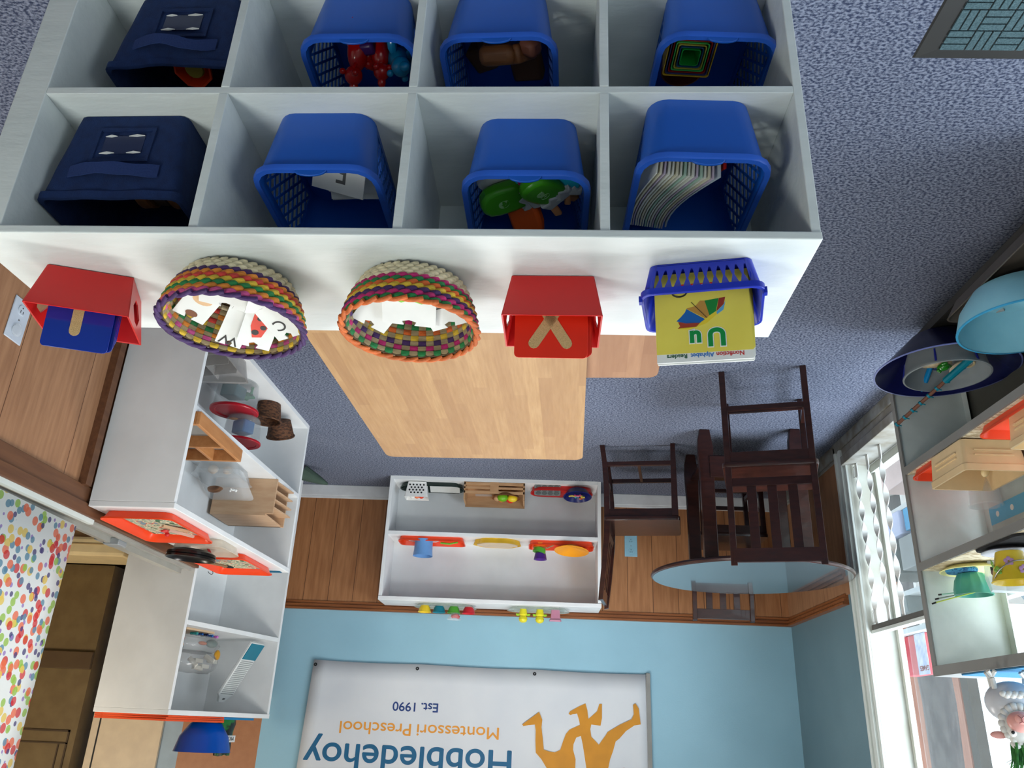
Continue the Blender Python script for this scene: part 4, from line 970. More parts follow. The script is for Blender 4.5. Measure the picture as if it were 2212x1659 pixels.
small('dark_cloth', 'black folded cloth under the silver saucer', MB().loft([rrect(.20, .26, .03, 0), rrect(.196, .256, .03, .007)]), mat('black_cloth', (26, 26, 28), .9, bump=.5), (-1.44, 2.40, .9425), cat='cloth')
small('white_cable', 'white cable looping behind the plastic bag', MB().tube([(-.0, .04*math.cos(t)-.02, .05+.045*math.sin(t)) for t in [PI*1.6*k/16-.6 for k in range(17)]], .0032, 8), WHP, (-1.575, 2.56, .946), cat='cable')
small('clear_storage_tub', 'clear plastic tub by the window on the upper shelf', MB().loft([rrect(.075, .30, .02, 0), rrect(.085, .34, .02, .17), rrect(.090, .35, .02, .175), rrect(.080, .335, .018, .172), rrect(.070, .295, .018, .004)]), mat('blue_clear_plastic', (170, 205, 222), .15, alpha=.35), (-1.568, 2.30, .943), cat='tub')
# top: cloth and sheep planter
small('blue_felt_cloth', 'blue felt cloth laid on top of the window shelf', MB().loft([rrect(.25, 1.02, .02, 0), rrect(.248, 1.018, .02, .004)]), mat('blue_felt', (52, 120, 160), .95, c2=(44, 104, 142), ns=200, bump=.6, bs=400), (-1.468, 2.235, 1.2912), cat='cloth')
SHP = mat('grey_white_ceramic', (196, 200, 206), .3); SHW = mat('white_wool_ceramic', (214, 214, 208), .4); SHPK = mat('pink_ceramic', (222, 160, 150), .35)
o = thing('sheep_planter', 'grey ceramic sheep planter with a pink muzzle and grass for hair', 'planter', (-1.362, 2.500, 1.296), .38)
m = MB(); m.ball(0, 0, .085, .072, .060, .058, 24, 14); m.build('body', SHP, o)
for i, (x, y) in enumerate(((.042, -.030), (-.042, -.030), (.042, .032), (-.042, .032))):
    m = MB(); m.tube([(x, y, .050), (x*1.05, y*1.05, .022), (x*1.05, y*1.05, .014)], .0075, 8, r2=.0065)
    m.tube([(x*1.05, y*1.05, .016), (x*1.05-.009, y*1.05-.010, .002)], .0060, 6); m.tube([(x*1.05, y*1.05, .016), (x*1.05+.009, y*1.05-.010, .002)], .0060, 6)
    m.build('leg', SHW, o)
m = MB(); m.ball(0, -.055, .150, .044, .036, .046, 20, 12); m.build('head', SHW, o)
m = MB(); m.ball(0, -.083, .138, .034, .026, .028, 20, 12).ball(0, -.106, .130, .016, .008, .015); mz = m.build('muzzle', SHPK, o)
m = MB(); m.tube([(-.008, -.1135, .122), (0, -.1150, .130), (.008, -.1135, .122)], .0011, 5); m.tube([(0, -.1150, .130), (0, -.1145, .139)], .0011, 5); m.tube([(-.008, -.1130, .142), (0, -.1145, .138), (.008, -.1130, .142)], .0011, 5); m.build('mouth_line', mat('dark_pink_line', (150, 84, 80), .5), mz)
for s in (1, -1):
    m = MB(); m.ball(s*.024, -.082, .167, .0095); e = m.build('eye', WHP, o)
    m = MB(); m.ball(s*.024, -.0905, .165, .0048); m.build('pupil', INK, e)
    m = MB(); m.ball(s*.055, -.052, .172, .022, .006, .010, 12, 8); q = m.build('ear', SHPK, o)
m = MB(); random.seed(3)
for k in range(18):
    a = PI*2*k/18; m.ball(.042*math.cos(a), -.062, .142+.044*math.sin(a), .012, .012, .012, 10, 6)
for k in range(9): m.ball(-.030+.0075*k, -.090, .066+.004*(k % 2), .010, .008, .009, 10, 6)
for k in range(12): m.ball(random.uniform(-.03, .03), -.062+random.uniform(-.006, .02), .186+random.uniform(0, .012), .012, .012, .010, 10, 6)
m.build('wool_curls', SHW, o)
GR = mat('grass_green', (30, 84, 34), .6, c2=(60, 130, 50), ns=60)
m = MB()
for k in range(70):
    a = random.uniform(0, 2*PI); r = random.uniform(0, .030); b = random.uniform(.02, .075); hgt = random.uniform(.05, .10)
    x, y = r*math.cos(a), -.045+r*math.sin(a); dx, dy = math.cos(a)*b, math.sin(a)*b; lp = []
    for q in range(5):
        u = q/4; w_ = .0028*(1-u)+.0003; px, py, pz = x+dx*u*u, y+dy*u*u, .190+hgt*math.sin(u*1.9)
        lp.append([(px-w_, py, pz), (px, py-.0006, pz), (px+w_, py, pz), (px, py+.0006, pz)])
    m.loft(lp)
m.build('grass_hair', GR, o)
m = MB(); m.tube([(-.072, 0, .05), (-.095, -.01, .08), (-.098, -.02, .12), (-.085, -.03, .155), (-.05, -.045, .165)], .0012, 6); m.build('wire_hanger', METAL, o)

# ------------------------------------------------------------------ things on the back wall bookcase
DG = mat('dark_green_plastic_tray', (16, 40, 34), .25)
tray('oval_tray', 'dark green tray on the lowest shelf of the back bookcase', (.735, 5.222, .0245), 0, .43, .17, .028, DG, r=.07)
o = thing('cube_grater', 'white box with rows of round black holes holding small toys', 'toy', (.825, 5.165, .031), 0)
MB().loft([rrect(.12, .08, .006, 0), rrect(.155, .10, .008, .105), rrect(.149, .094, .006, .105), rrect(.114, .074, .005, .004)]).build('box_body', WHP, o)
m = MB()
for r in range(4):
    for c in range(5 if r % 2 == 0 else 4):
        x = (-.046+.023*c+(.0115 if r % 2 else 0)); z = .022+.018*r; y = -.040-.010*z/.105-.0012; m.cyl((x, y, z), (x, y+.0012, z), .0062, 10)
m.build('round_holes', INK, o, smooth=False)
for i, (dx, c, nm) in enumerate(((-.03, (220, 60, 30), 'red'), (0, (235, 120, 70), 'orange'), (.03, (236, 236, 232), 'white'))):
    small('toy_bead', '%s bead in the holed white box on the lowest shelf' % nm, MB().ball(0, 0, 0, .018), mat(nm+'_bead', c, .4), (.825+dx, 5.165, .118), cat='bead')
small('white_board', 'plain pale board lying in the dark green tray', MB().box(-.10, -.065, 0, .10, .065, .006), mat('pale_grey_board', (206, 208, 204), .5), (.650, 5.205, .035), (.35, 0, 0), 'board', smooth=False)
o = thing('wooden_crate', 'light wooden crate with slotted front on the lowest shelf', 'crate', (.310, 5.190, .0245), 0)
CW = wood('crate_wood', (196, 156, 116), (178, 136, 96), (2, 12, 12), ns=4)
for z0, z1 in ((.0, .018), (.030, .044), (.058, .076)): MB().box(-.20, -.082, z0+.002, .20, -.072, z1+.002).build('slat', CW, o, smooth=False, bevel=.001)
MB().box(-.028, -.084, 0, .028, -.070, .078).build('centre_post', CW, o, smooth=False)
MB().box(-.20, .072, 0, .20, .082, .13).build('back_wall', CW, o, smooth=False)
for s in (1, -1): MB().box(s*.195-.005, -.082, 0, s*.195+.005, .082, .12).build('side_wall', CW, o, smooth=False, bevel=.001)
MB().box(-.19, -.072, 0, .19, .072, .006).build('base', CW, o, smooth=False)
for i in range(3): small('wooden_knife', 'grey wooden toy knife lying in the crate', MB().box(-.055, -.004, 0, .055, .004, .004), mat('grey_wood', (176, 160, 148), .5), (.385, 5.195+.016*i, .085), (0, 0, .03*i), 'toy', 'toy knives in the crate', smooth=False)
small('wicker_dish', 'round brown dish of toy fruit in the wooden crate', MB().lathe([(.002, 0), (.06, 0), (.095, .045), (.090, .046), (.058, .005), (.002, .005)], 32), BROWNW, (.235, 5.185, .066), cat='bowl')
for i, (dx, dy, c, nm, rx) in enumerate(((.055, .0, (190, 150, 110), 'tan', .026), (.02, -.02, (110, 176, 30), 'lime green', .036), (-.03, .03, (214, 40, 26), 'red', .030), (-.045, -.01, (232, 200, 40), 'yellow', .034), (.03, .04, (235, 120, 40), 'orange', .022))):
    small('toy_fruit', '%s toy fruit in the dish inside the wooden crate' % nm, MB().ball(0, 0, 0, rx, rx*.8, rx*.8), mat(nm.replace(' ', '_')+'_fruit', c, .3), (.235+dx, 5.185+dy, .110), cat='fruit')
tray('oval_tray', 'red tray holding a muffin tin on the lowest shelf', (-.135, 5.222, .0245), 0, .415, .17, .032, RED, r=.07)
o = thing('muffin_tin', 'small grey muffin tin with six cups in the red tray', 'baking tin', (-.040, 5.180, .040), 0); o.rotation_euler = (.45, 0, 0)
MB().loft([rrect(.165, .10, .012, 0), rrect(.175, .11, .014, .008), rrect(.170, .105, .012, .008)], True, True).build('tin_plate', mat('grey_tin', (128, 138, 138), .4, metal=.3), o)
m = MB()
for i in range(4):
    for j in range(3): m.lathe([(.001, .0086), (.014, .0086), (.017, .0098), (.018, .0086)], 12, x=-.060+.04*i, y=-.032+.032*j)
m.build('tin_cups', mat('dark_tin_cup', (84, 92, 92), .5), o)
small('blue_dish', 'round dark blue dish of coloured shapes in the red tray', MB().lathe([(.002, 0), (.065, 0), (.090, .04), (.094, .042), (.088, .044), (.062, .006), (.002, .005)], 36), mat('dark_blue_plastic', (20, 30, 100), .3), (-.238, 5.165, .052), (.15, 0, 0), 'bowl')
for i, (dx, dy, c, nm) in enumerate(((.035, .0, (222, 200, 80), 'yellow'), (.0, .01, (60, 170, 180), 'teal'), (-.04, .0, (226, 206, 90), 'pale yellow'), (.0, -.03, (220, 90, 130), 'pink'), (-.02, .035, (226, 110, 40), 'orange'))):
    small('toy_shape', '%s curved shape in the dark blue dish' % nm, MB().tube([(.018*math.cos(a), .014*math.sin(a), 0) for a in [PI*k/6 for k in range(7)]], .006, 6), mat(nm.replace(' ', '_')+'_shape', c, .4), (-.238+dx, 5.165+dy, .088), (0, 0, i*1.1+PI))
z = .3925
tray('orange_tray', 'orange rectangular tray at the right end of the middle shelf of the back bookcase', (.705, 5.205, z), 0, .43, .17, .028, ORANGE)
tray('orange_tray', 'orange rectangular tray at the left end of the middle shelf of the back bookcase', (-.137, 5.205, z), 0, .42, .17, .030, ORANGE)
o = thing('scalloped_plate', 'clear scalloped plate lying in the right orange tray', 'plate', (.760, 5.195, z+.012), 0)
m = MB()
for k in range(10): m.tube([(.10*math.cos(a), .055*math.sin(a), 0) for a in (k*.628, k*.628+.3, k*.628+.6)], .004, 5); m.tube([(.045*math.cos(k*.628), .03*math.sin(k*.628), 0), (.098*math.cos(k*.628), .053*math.sin(k*.628), .004)], .002, 4)
m.build('plate_ribs', mat('clear_pink_edge', (230, 200, 196), .2), o); MB().lathe([(.001, -.001), (.10, -.001), (.10, .001), (.001, .001)], 30, sy=.55).build('plate_body', CLEAR, o)
o = thing('blue_cup', 'light blue straight sided cup on the scalloped plate', 'cup', (.755, 5.175, z+.015), 0)
MB().lathe([(.002, 0), (.058, 0), (.060, .07), (.064, .105), (.061, .105), (.057, .07), (.055, .005), (.002, .005)], 32).build('cup_body', mat('soft_blue_plastic', (108, 158, 214), .35), o)
m = MB()
for s in (0, 1): m.tube([(-.055, -.03+.012*s, 0), (.0, .0+.012*s, .008), (.05, .035, .0)], .0055, 6)
small('toy_tongs', 'lime green tongs lying in the right orange tray', m, mat('lime_tong_plastic', (110, 190, 50), .35), (.590, 5.195, z+.024), (0, 0, PI-.2))
o = thing('flower_tray', 'yellow scalloped tray with a cream pad in the middle of the shelf', 'tray', (.278, 5.190, z), 0)
def scal(r, z, k): return [((r+k*.014*abs(math.cos(3*2*PI*i/60)))*math.cos(2*PI*i/60), .58*(r+k*.014*abs(math.cos(3*2*PI*i/60)))*math.sin(2*PI*i/60), z) for i in range(60)]
MB().loft([scal(.13, 0, 1), scal(.142, .032, 1), scal(.136, .032, 1), scal(.124, .006, 1)]).build('tray_body', mat('sunny_yellow_plastic', (226, 180, 40), .35), o)
MB().loft([scal(.122, .026, .8), scal(.122, .033, .8)]).build('cream_pad', mat('cream_pad', (216, 198, 172), .7), o)
small('toy_cup', 'orange toy cup on top of the purple one in the left orange tray', MB().lathe([(.002, 0), (.040, 0), (.046, .030), (.043, .030), (.002, .004)], 24), mat('orange_cup_plastic', (240, 110, 30), .35), (.0, 5.165, z+.012), cat='cup')
small('toy_cup', 'lime green toy cup tilted between the orange and purple cups', MB().lathe([(.002, 0), (.036, 0), (.044, .032), (.041, .032), (.002, .004)], 24), mat('lime_cup_plastic', (90, 180, 60), .35), (-.002, 5.165, z+.044), (0, .25, 0), 'cup')
small('toy_cup', 'purple toy cup at the top of the little stack', MB().lathe([(.002, 0), (.034, 0), (.042, .040), (.039, .040), (.002, .004)], 24), mat('purple_cup_plastic', (76, 36, 130), .35), (-.004, 5.168, z+.078), cat='cup')
small('toy_bowl', 'orange yellow bowl leaning in the left orange tray', MB().lathe([(.002, 0), (.04, 0), (.085, .022), (.112, .036), (.108, .038), (.082, .026), (.002, .008)], 36), mat('amber_plastic', (236, 156, 24), .3), (-.205, 5.172, z+.022), (.12, .05, 0), 'bowl')
small('thin_spoon', 'thin green handled spoon lying across the left orange tray', MB().tube([(-.02, -.02, 0), (.03, .045, .01)], .003, 6), mat('pale_green_plastic', (150, 190, 150), .4), (-.07, 5.185, z+.022), cat='spoon')
z = .806
for lab, x in (('clear oval tray carrying four coloured cups on top of the back bookcase', .590), ('clear oval tray carrying two yellow figures on top of the back bookcase', .0)):
    o = thing('clear_tray', lab, 'tray', (x, 5.225, z), 0, 'clear trays on top of the back bookcase')
    MB().loft([rrect(.34, .14, .06, 0), rrect(.385, .17, .07, .018), rrect(.395, .18, .075, .019), rrect(.380, .168, .07, .016), rrect(.335, .136, .06, .004)]).build('tray_body', mat('clear_green_tray', (200, 214, 204), .1, alpha=.4), o)
for i, (x, c, nm) in enumerate(((.720, (236, 200, 40), 'yellow'), (.628, (10, 120, 140), 'teal'), (.535, (80, 160, 50), 'green'), (.440, (196, 24, 40), 'red'))):
    o = small('toy_cup', '%s cup on the clear oval tray' % nm, MB().lathe([(.002, 0), (.022, 0), (.034, .020), (.040, .042), (.043, .044), (.040, .046), (.036, .040), (.002, .004)], 24), mat(nm+'_cup_plastic', c, .35), (x, 5.215, z+.006), cat='cup')
o = small('clear_cup', 'clear flared cup standing in the green one, with red beads', MB().lathe([(.002, 0), (.022, 0), (.036, .035), (.046, .050), (.044, .051), (.034, .036), (.002, .003)], 24), CLEAR, (.530, 5.215, z+.040), cat='cup')
small('red_bead', 'cluster of red beads in the clear flared cup', MB().ball(0, 0, 0, .020, .018, .014).ball(-.016, .004, .006, .012).ball(.016, -.004, .004, .012), mat('bright_red_bead', (220, 30, 36), .3), (.522, 5.215, z+.066), cat='bead')
YF = mat('yellow_toy_plastic', (226, 214, 40), .35); YG = mat('lime_dots', (170, 220, 60), .4)
for i, x in enumerate((.095, -.010)):
    o = thing('yellow_figure', ('yellow beaded figure on the right side of the clear tray', 'yellow beaded figure in the middle of the clear tray')[i], 'toy', (x, 5.215, z+.008), 0, 'yellow figures on the clear tray')
    MB().lathe([(.002, 0), (.020, 0), (.024, .02), (.026, .035), (.018, .045), (.024, .05), (.028, .065), (.022, .078), (.010, .084), (.002, .085)], 20).build('body', YF, o)
    for s in (1, -1):
        m = MB()
        for k in range(6): m.ball(s*(.026+.0032*k), -.002, .040-(k % 2)*.006, .0034, .003, .005, 6, 4)
        m.build('beaded_arm', YG, o)
o = thing('pink_clear_box', 'small translucent pink square cup on the clear tray', 'cup', (-.108, 5.215, z+.008), 0)
MB().loft([rrect(.052, .052, .004, 0), rrect(.060, .060, .004, .055), rrect(.078, .078, .005, .066), rrect(.074, .074, .004, .066), rrect(.054, .054, .003, .052), rrect(.044, .044, .003, .006)]).build('cup_body', mat('translucent_pink', (205, 140, 165), .2, alpha=.75), o)

# ------------------------------------------------------------------ things in and on the right wall bookcase
def tubbox(label, x, y, z, r, h, inner, icol, flip=True):
    o = thing('lidded_tub', label, 'tub', (x, y, z), 0)
    MB().lathe([(.002, 0), (r*.80, 0), (r*.86, .008), (r*.96, h*.86), (r*1.02, h*.88), (r*1.02, h*.93), (r*.94, h*.93), (r*.84, .010), (r*.78, .004), (.002, .004)], 36).build('tub_body', mat('cloudy_tub_plastic', (200, 205, 205), .25, alpha=.2), o)
    MB().lathe([(.002, h*.93), (r*.80, h*.93), (r*.82, h*.955), (r*1.00, h*.96), (r*1.05, h*.93), (r*1.05, h*.99), (r*1.02, h*1.01), (r*.84, h*1.0), (r*.80, h*.975), (.002, h*.975)], 36).build('lid', mat('dark_red_lid', (176, 18, 34), .3), o)
    return o
tubbox('clear tub with a red lid holding green and blue toys, lower of the stack', 1.478, 3.535, .0225, .108, .150, None, None)
small('toy_block', 'dark teal toy block inside the lower red lidded tub', MB().box(-.045, -.04, 0, .045, .04, .06), mat('dark_teal_plastic', (40, 92, 100), .5), (1.49, 3.52, .045), (0, .1, .3), bevel=.006)
small('green_ribbon', 'crumpled green ribbon inside the lower red lidded tub', MB().tube([(0, 0, 0), (.01, .02, .03), (-.01, .01, .05), (.02, -.01, .06), (.01, .03, .03), (.03, .02, .06)], .008, 6).ball(.03, .02, .04, .02, .014, .022), mat('grass_green_ribbon', (20, 130, 70), .5), (1.415, 3.55, .035), cat='ribbon')
tubbox('clear tub with a red lid holding a blue toy, upper of the stack', 1.455, 3.615, .1745, .092, .128, None, None)
small('toy_block', 'bright blue toy block with a slot inside the upper red lidded tub', MB().box(-.042, -.034, 0, .042, .034, .065), mat('bright_blue_plastic', (10, 120, 190), .35), (1.45, 3.61, .190), (0, 0, .5), bevel=.008)
small('tan_scoop', 'tan wooden scoop end inside the upper red lidded tub', MB().ball(0, 0, 0, .022, .008, .006), mat('tan_wood', (200, 150, 90), .5), (1.485, 3.56, .196), cat='toy')
WICK = mat('dark_wicker', (104, 66, 40), .75, c2=(60, 36, 22), ns=60, bump=1, bs=120, stretch=(1, 1, 2), rng=(.42, .58))
def wicker(label, loc, rot, r, h):
    o = thing('wicker_basket', label, 'basket', loc); o.rotation_euler = rot; m = MB()
    n = 40
    def lp(rr, z, k): return [((rr+.003*math.sin(20*2*PI*i/n+k*PI))*math.cos(2*PI*i/n), (rr+.003*math.sin(20*2*PI*i/n+k*PI))*math.sin(2*PI*i/n), z) for i in range(n)]
    L_ = [lp(r*.8+r*.2*k/8, h*k/8, k) for k in range(9)]; I_ = [lp(r*.76+r*.18*k/8, h*k/8+(.006 if k == 0 else 0), k) for k in range(8, -1, -1)]
    m.loft(L_+I_); m.build('woven_body', WICK, o); MB().tube([(r*1.0*math.cos(a*PI/14), r*math.sin(a*PI/14), h) for a in range(28)], .005, 6, closed=True).build('rim', WICK, o)
    return o
wicker('dark brown wicker basket on the low shelf beside the red lidded tubs', (1.412, 3.800, .0225), (0, 0, 0), .072, .095)
wicker('brown wicker basket tilted against the first one, open towards the back wall', (1.395, 3.945, .060), (-.6, 0, 0), .070, .085)
o = thing('compartment_box', 'empty clear plastic box with angled compartments at the near end of the low shelf', 'box', (1.480, 3.150, .0225), 0)
MB().loft([rrect(.24, .30, .02, 0), rrect(.27, .34, .024, .085), rrect(.28, .35, .028, .09), rrect(.262, .332, .022, .086), rrect(.232, .292, .018, .004)]).build('box_body', mat('grey_clear_plastic', (180, 176, 172), .2, alpha=.5), o)
m = MB()
for s in (-1, 0, 1): m.bar((-.11, s*.10-.03, .045), (.11, s*.10+.03, .045), .003, .075)
m.bar((0, -.15, .045), (0, .15, .045), .003, .075); m.build('compartment_wall', mat('grey_clear_plastic', (180, 176, 172), .2, alpha=.5), o, smooth=False)
zA = .4185
o = thing('wooden_frame_tray', 'light wooden tray frame with dividers on the middle shelf by the right wall', 'tray', (1.462, 3.120, zA), 0)
FW = wood('orange_pine', (196, 136, 84), (176, 116, 66), (12, 2, 12), ns=4)
for x0, y0, x1, y1 in ((-.13, -.24, -.115, .24), (.115, -.24, .13, .24), (-.115, .225, .115, .24), (-.115, -.24, .115, -.225), (-.115, .04, .115, .055), (-.010, .055, .005, .225)):
    MB().box(x0, y0, 0, x1, y1, .055).build('frame_side', FW, o, smooth=False, bevel=.002)
MB().box(-.115, -.225, 0, .115, .225, .005).build('base', mat('grey_tray_base', (150, 150, 146), .6), o, smooth=False)
o = thing('clear_clamshell', 'hinged clear plastic box with shells on the middle shelf', 'box', (1.510, 3.620, zA), 0)
MB().loft([rrect(.17, .19, .02, 0), rrect(.21, .23, .024, .065), rrect(.225, .245, .026, .067), rrect(.205, .225, .022, .064), rrect(.165, .185, .018, .004)]).build('box_body', FROST, o)
m = MB().loft([rrect(.16, .17, .03, .020), rrect(.20, .22, .03, .002), rrect(.225, .245, .026, 0), rrect(.20, .218, .028, .005), rrect(.158, .168, .028, .023)]); q = m.build('lid', FROST, o); q.location = (0, .05, .075); q.rotation_euler = (.38, 0, 0)
small('sea_shell', 'striped brown shell on the lid of the clear box', MB().loft([[(0.045*math.cos(a)*s, .022*math.sin(a)*s, h) for a in [2*PI*k/16 for k in range(16)]] for s, h in ((.5, 0), (1, .006), (.8, .018), (.3, .026))]), mat('striped_shell', (150, 104, 70), .5, c2=(90, 60, 40), ns=10, stretch=(1, 8, 1)), (1.525, 3.60, zA+.108), (.35, 0, .4), 'shell')
for i, (dx, dy) in enumerate(((.03, -.05), (-.035, -.04))): small('sea_shell', ('cream ridged shell inside the clear box near the wall', 'cream ridged shell inside the clear box near the shelf front')[i], MB().ball(0, 0, 0, .026, .018, .020), mat('cream_shell', (205, 186, 166), .7, bump=.6), (1.51+dx, 3.62+dy, zA+.03), cat='shell')
small('white_coral', 'tiny white coral pieces on the lid of the clear box', MB().ball(0, 0, 0, .010, .006, .006).ball(.014, .004, .002, .006).ball(-.012, .006, 0, .007).ball(.006, -.01, .003, .005), WHP, (1.455, 3.635, zA+.108), (.3, 0, 0), 'coral')
o = thing('wooden_paper_sorter', 'blonde plywood sorter box with stepped open slots on the middle shelf', 'box', (1.462, 3.935, zA), 0)
MB().box(-.155, -.13, 0, .155, -.118, .175).build('side_panel', BLOCKW, o, smooth=False, bevel=.0008)
MB().box(-.135, .118, 0, .155, .13, .185).build('side_panel', BLOCKW, o, smooth=False, bevel=.0008)
MB().box(-.120, -.130, .175, .155, .13, .185).build('top_panel', BLOCKW, o, smooth=False, bevel=.0008)
for z0 in (.0, .045, .09, .13): MB().prism([(-.155-.0*z0, -.118), (-.155, .118), (-.120, .118), (-.10, -.118)] if 0 else [(-.165, .118), (-.140, -.118), (.14, -.118), (.14, .118)], z0, z0+.007).build('slot_shelf', BLOCKW, o, smooth=False)
MB().box(.145, -.118, 0, .155, .118, .175).build('back_panel', BLOCKW, o, smooth=False)
zT = .8125
PICT = mat('colourful_picture_card', (120, 150, 130), .6, c2=(214, 200, 170), ns=22, rng=(.42, .5), detail=8)
nt = PICT.node_tree; ramp = [n for n in nt.nodes if n.type == 'VALTORGB'][0]
ramp.color_ramp.interpolation = 'CONSTANT'
for p, c in ((.40, (60, 100, 70)), (.47, (150, 170, 150)), (.53, (206, 196, 164)), (.58, (200, 90, 60)), (.61, (110, 140, 150))):
    e = ramp.color_ramp.elements.new(p); e.color = rgb(c)
for lab, x, y, r, w_, d_ in (('orange tray with a picture card, nearest end of the low right bookcase', 1.512, 3.115, .01, .285, .43), ('orange tray with a picture card, far end of the low right bookcase', 1.497, 3.890, .02, .285, .42)):
    o = tray('picture_tray', lab, (x, y, zT), r, w_, d_, .030, ORANGE, lip=.018)
    MB().box(-.105, -.175, .004, .105, .175, .0055).build('picture_card', PICT, o, smooth=False)
small('wooden_stick', 'flat wooden stick lying over the near picture card', MB().box(-.055, -.009, 0, .055, .009, .008), BLOCKW, (1.455, 3.13, zT+.012), (0, .0, -.9), 'stick', smooth=False)
small('wooden_stick', 'second wooden stick with a pink side on the near tray', MB().box(-.05, -.008, 0, .05, .008, .008), mat('pinkish_wood', (214, 176, 160), .5), (1.445, 3.17, zT+.022), (0, .1, -.7), 'stick', smooth=False)
o = thing('red_scissors', 'pair of red handled scissors lying in the near tray', 'scissors', (1.500, 3.21, zT+.014), .8)
for s in (1, -1): MB().tube([(s*.012+.010*math.cos(a*PI/6), -.03+.014*math.sin(a*PI/6), 0) for a in range(12)], .003, 6, closed=True).build('handle', RED, o)
MB().bar((.004, -.012, 0), (-.004, .05, 0), .006, .002).bar((-.004, -.012, 0), (.004, .05, 0), .006, .002).build('blade', METAL, o)
small('magnet_wand', 'small red knob standing on the near picture card', MB().ball(0, 0, .010, .010).cyl((0, 0, 0), (.022, .018, -.004), .004, 8), RED, (1.53, 3.225, zT+.010), cat='toy')
o = thing('black_plate_stack', 'black plastic plate raised on a clear dish between the two orange trays', 'plate', (1.508, 3.445, zT+.040), 0); o.rotation_euler = (-.02, .05, 0)
MB().lathe([(.002, 0), (.075, 0), (.100, .012), (.104, .024), (.100, .025), (.094, .014), (.072, .004), (.002, .004)], 44).build('plate_body', BLACKP, o)
MB().lathe([(.002, .013), (.078, .013), (.100, .026), (.105, .038), (.101, .039), (.094, .028), (.074, .018), (.002, .018)], 44).build('upper_plate', BLACKP, o)
small('clear_dish', 'clear wrinkled dish under the black plates', MB().loft([rrect(.20, .22, .04, 0), rrect(.23, .25, .05, .035), rrect(.225, .245, .05, .036), rrect(.19, .21, .04, .004)]), mat('cloudy_cream_plastic', (226, 214, 196), .2, alpha=.6), (1.462, 3.485, zT), cat='dish')
small('red_cup', 'small dark red cup lying under the edge of the black plate', MB().lathe([(.002, 0), (.026, 0), (.032, .045), (.029, .045), (.024, .004), (.002, .004)], 24), mat('dark_red_plastic', (150, 20, 26), .3), (1.50, 3.635, zT+.012), (PI/2-.25, 0, .5), 'cup')
o = thing('paint_brush', 'wooden handled brush lying across the far orange tray', 'brush', (1.540, 3.80, zT+.030), .35)
MB().tube([(0, -.11, .01), (0, .08, .0)], .006, 8).build('handle', mat('brush_handle', (130, 96, 66), .5), o); MB().tube([(0, .08, 0), (0, .125, -.002)], .008, 8, r2=.004).build('bristles', INK, o)
small('black_loop', 'thin black wire loop at the edge of the far orange tray', MB().tube([(.012*math.cos(a*PI/8), .020*math.sin(a*PI/8), .01*math.sin(a*PI/8)) for a in range(14)], .0016, 5), INK, (1.648, 4.02, zT+.034), cat='wire')
small('teal_folder', 'teal folder lying under the far orange tray', MB().box(-.12, -.02, 0, .12, .02, .004), mat('teal_card', (0, 96, 130), .5), (1.455, 4.150, zT), cat='folder', smooth=False)

# ------------------------------------------------------------------ corner bookcase contents
Rb = Matrix.Rotation(math.radians(-75.1), 3, 'Z'); Ob = Vector((1.572, 5.075, 0))
def bw(x, y, z): return tuple(Ob+Rb @ Vector((x, y, z)))
RBz = math.radians(-75.1)
o = thing('ribbed_slicer', 'white ribbed board with a teal end leaning in the corner bookcase', 'board', bw(.165, .045, 1.105), RBz)
m = MB().prism([(-.068, 0), (.068, 0), (.068, .335), (.045, .350), (.026, .380), (-.026, .380), (-.045, .350), (-.068, .335)], -.009, .009, 'y')
q = o; body = m.build('board_body', mat('white_slicer_plastic', (222, 226, 224), .35), o, bevel=.004)
m = MB()
for k in range(19): m.box(-.058, -.0115, .115+.0115*k, .058, -.009, .120+.0115*k)
m.build('ribs', mat('slicer_rib_grey', (160, 165, 164), .5), o, smooth=False)  # ribs in one even grey, darker than the board
MB().box(-.066, -.013, .005, .066, -.009, .105).build('teal_panel', mat('teal_panel', (0, 116, 140), .3), o, smooth=False, bevel=.001)
MB().box(-.010, -.0115, .352, .010, -.009, .362).build('hang_hole', mat('hole_grey', (110, 112, 112), .6), o, smooth=False)
o.rotation_euler = (-.52, 0, RBz)
zB = 1.0855
small('felt_book', 'flat tan board on the upper shelf of the corner bookcase under the coloured beads', MB().box(-.12, -.12, 0, .12, .12, .010), mat('tan_board', (200, 172, 140), .6), bw(.66, .20, zB), (0, 0, RBz), 'board', smooth=False)
for i, (c, nm) in enumerate((((60, 170, 170), 'turquoise'), ((20, 90, 170), 'blue'), ((10, 40, 100), 'navy'), ((40, 110, 190), 'mid blue'), ((200, 110, 190), 'pink'))):
    m = MB()
    for k in range(4): m.ball(0, -.018+.012*k, 0, .008)
    small('bead_bar', '%s bead bar lying on the tan board' % nm, m, mat(nm.replace(' ', '_')+'_bead_bar', c, .3), bw(.50+.045*(4-i)-.02, .12, zB+.020), (0, 0, RBz), 'beads', 'bead bars on the tan board')
for i, (c, nm) in enumerate((((190, 30, 30), 'red'), ((30, 120, 80), 'green'), ((230, 150, 30), 'orange'), ((20, 90, 110), 'blue'))):
    m = MB().box(-.09, -.07, 0, .09, .07, .014)
    for k in range(8): m.cyl((-.08+.022*k, -.072, .007), (-.08+.022*k, -.068, .007), .006, 6)
    small('stacked_cards', '%s toothed slab in the stack behind the plastic bags' % nm, m, mat(nm+'_slab', c, .5), bw(.78, .22, zB+.040+.016*i), (0, 0, RBz), 'cards', 'toothed slabs on the upper shelf')
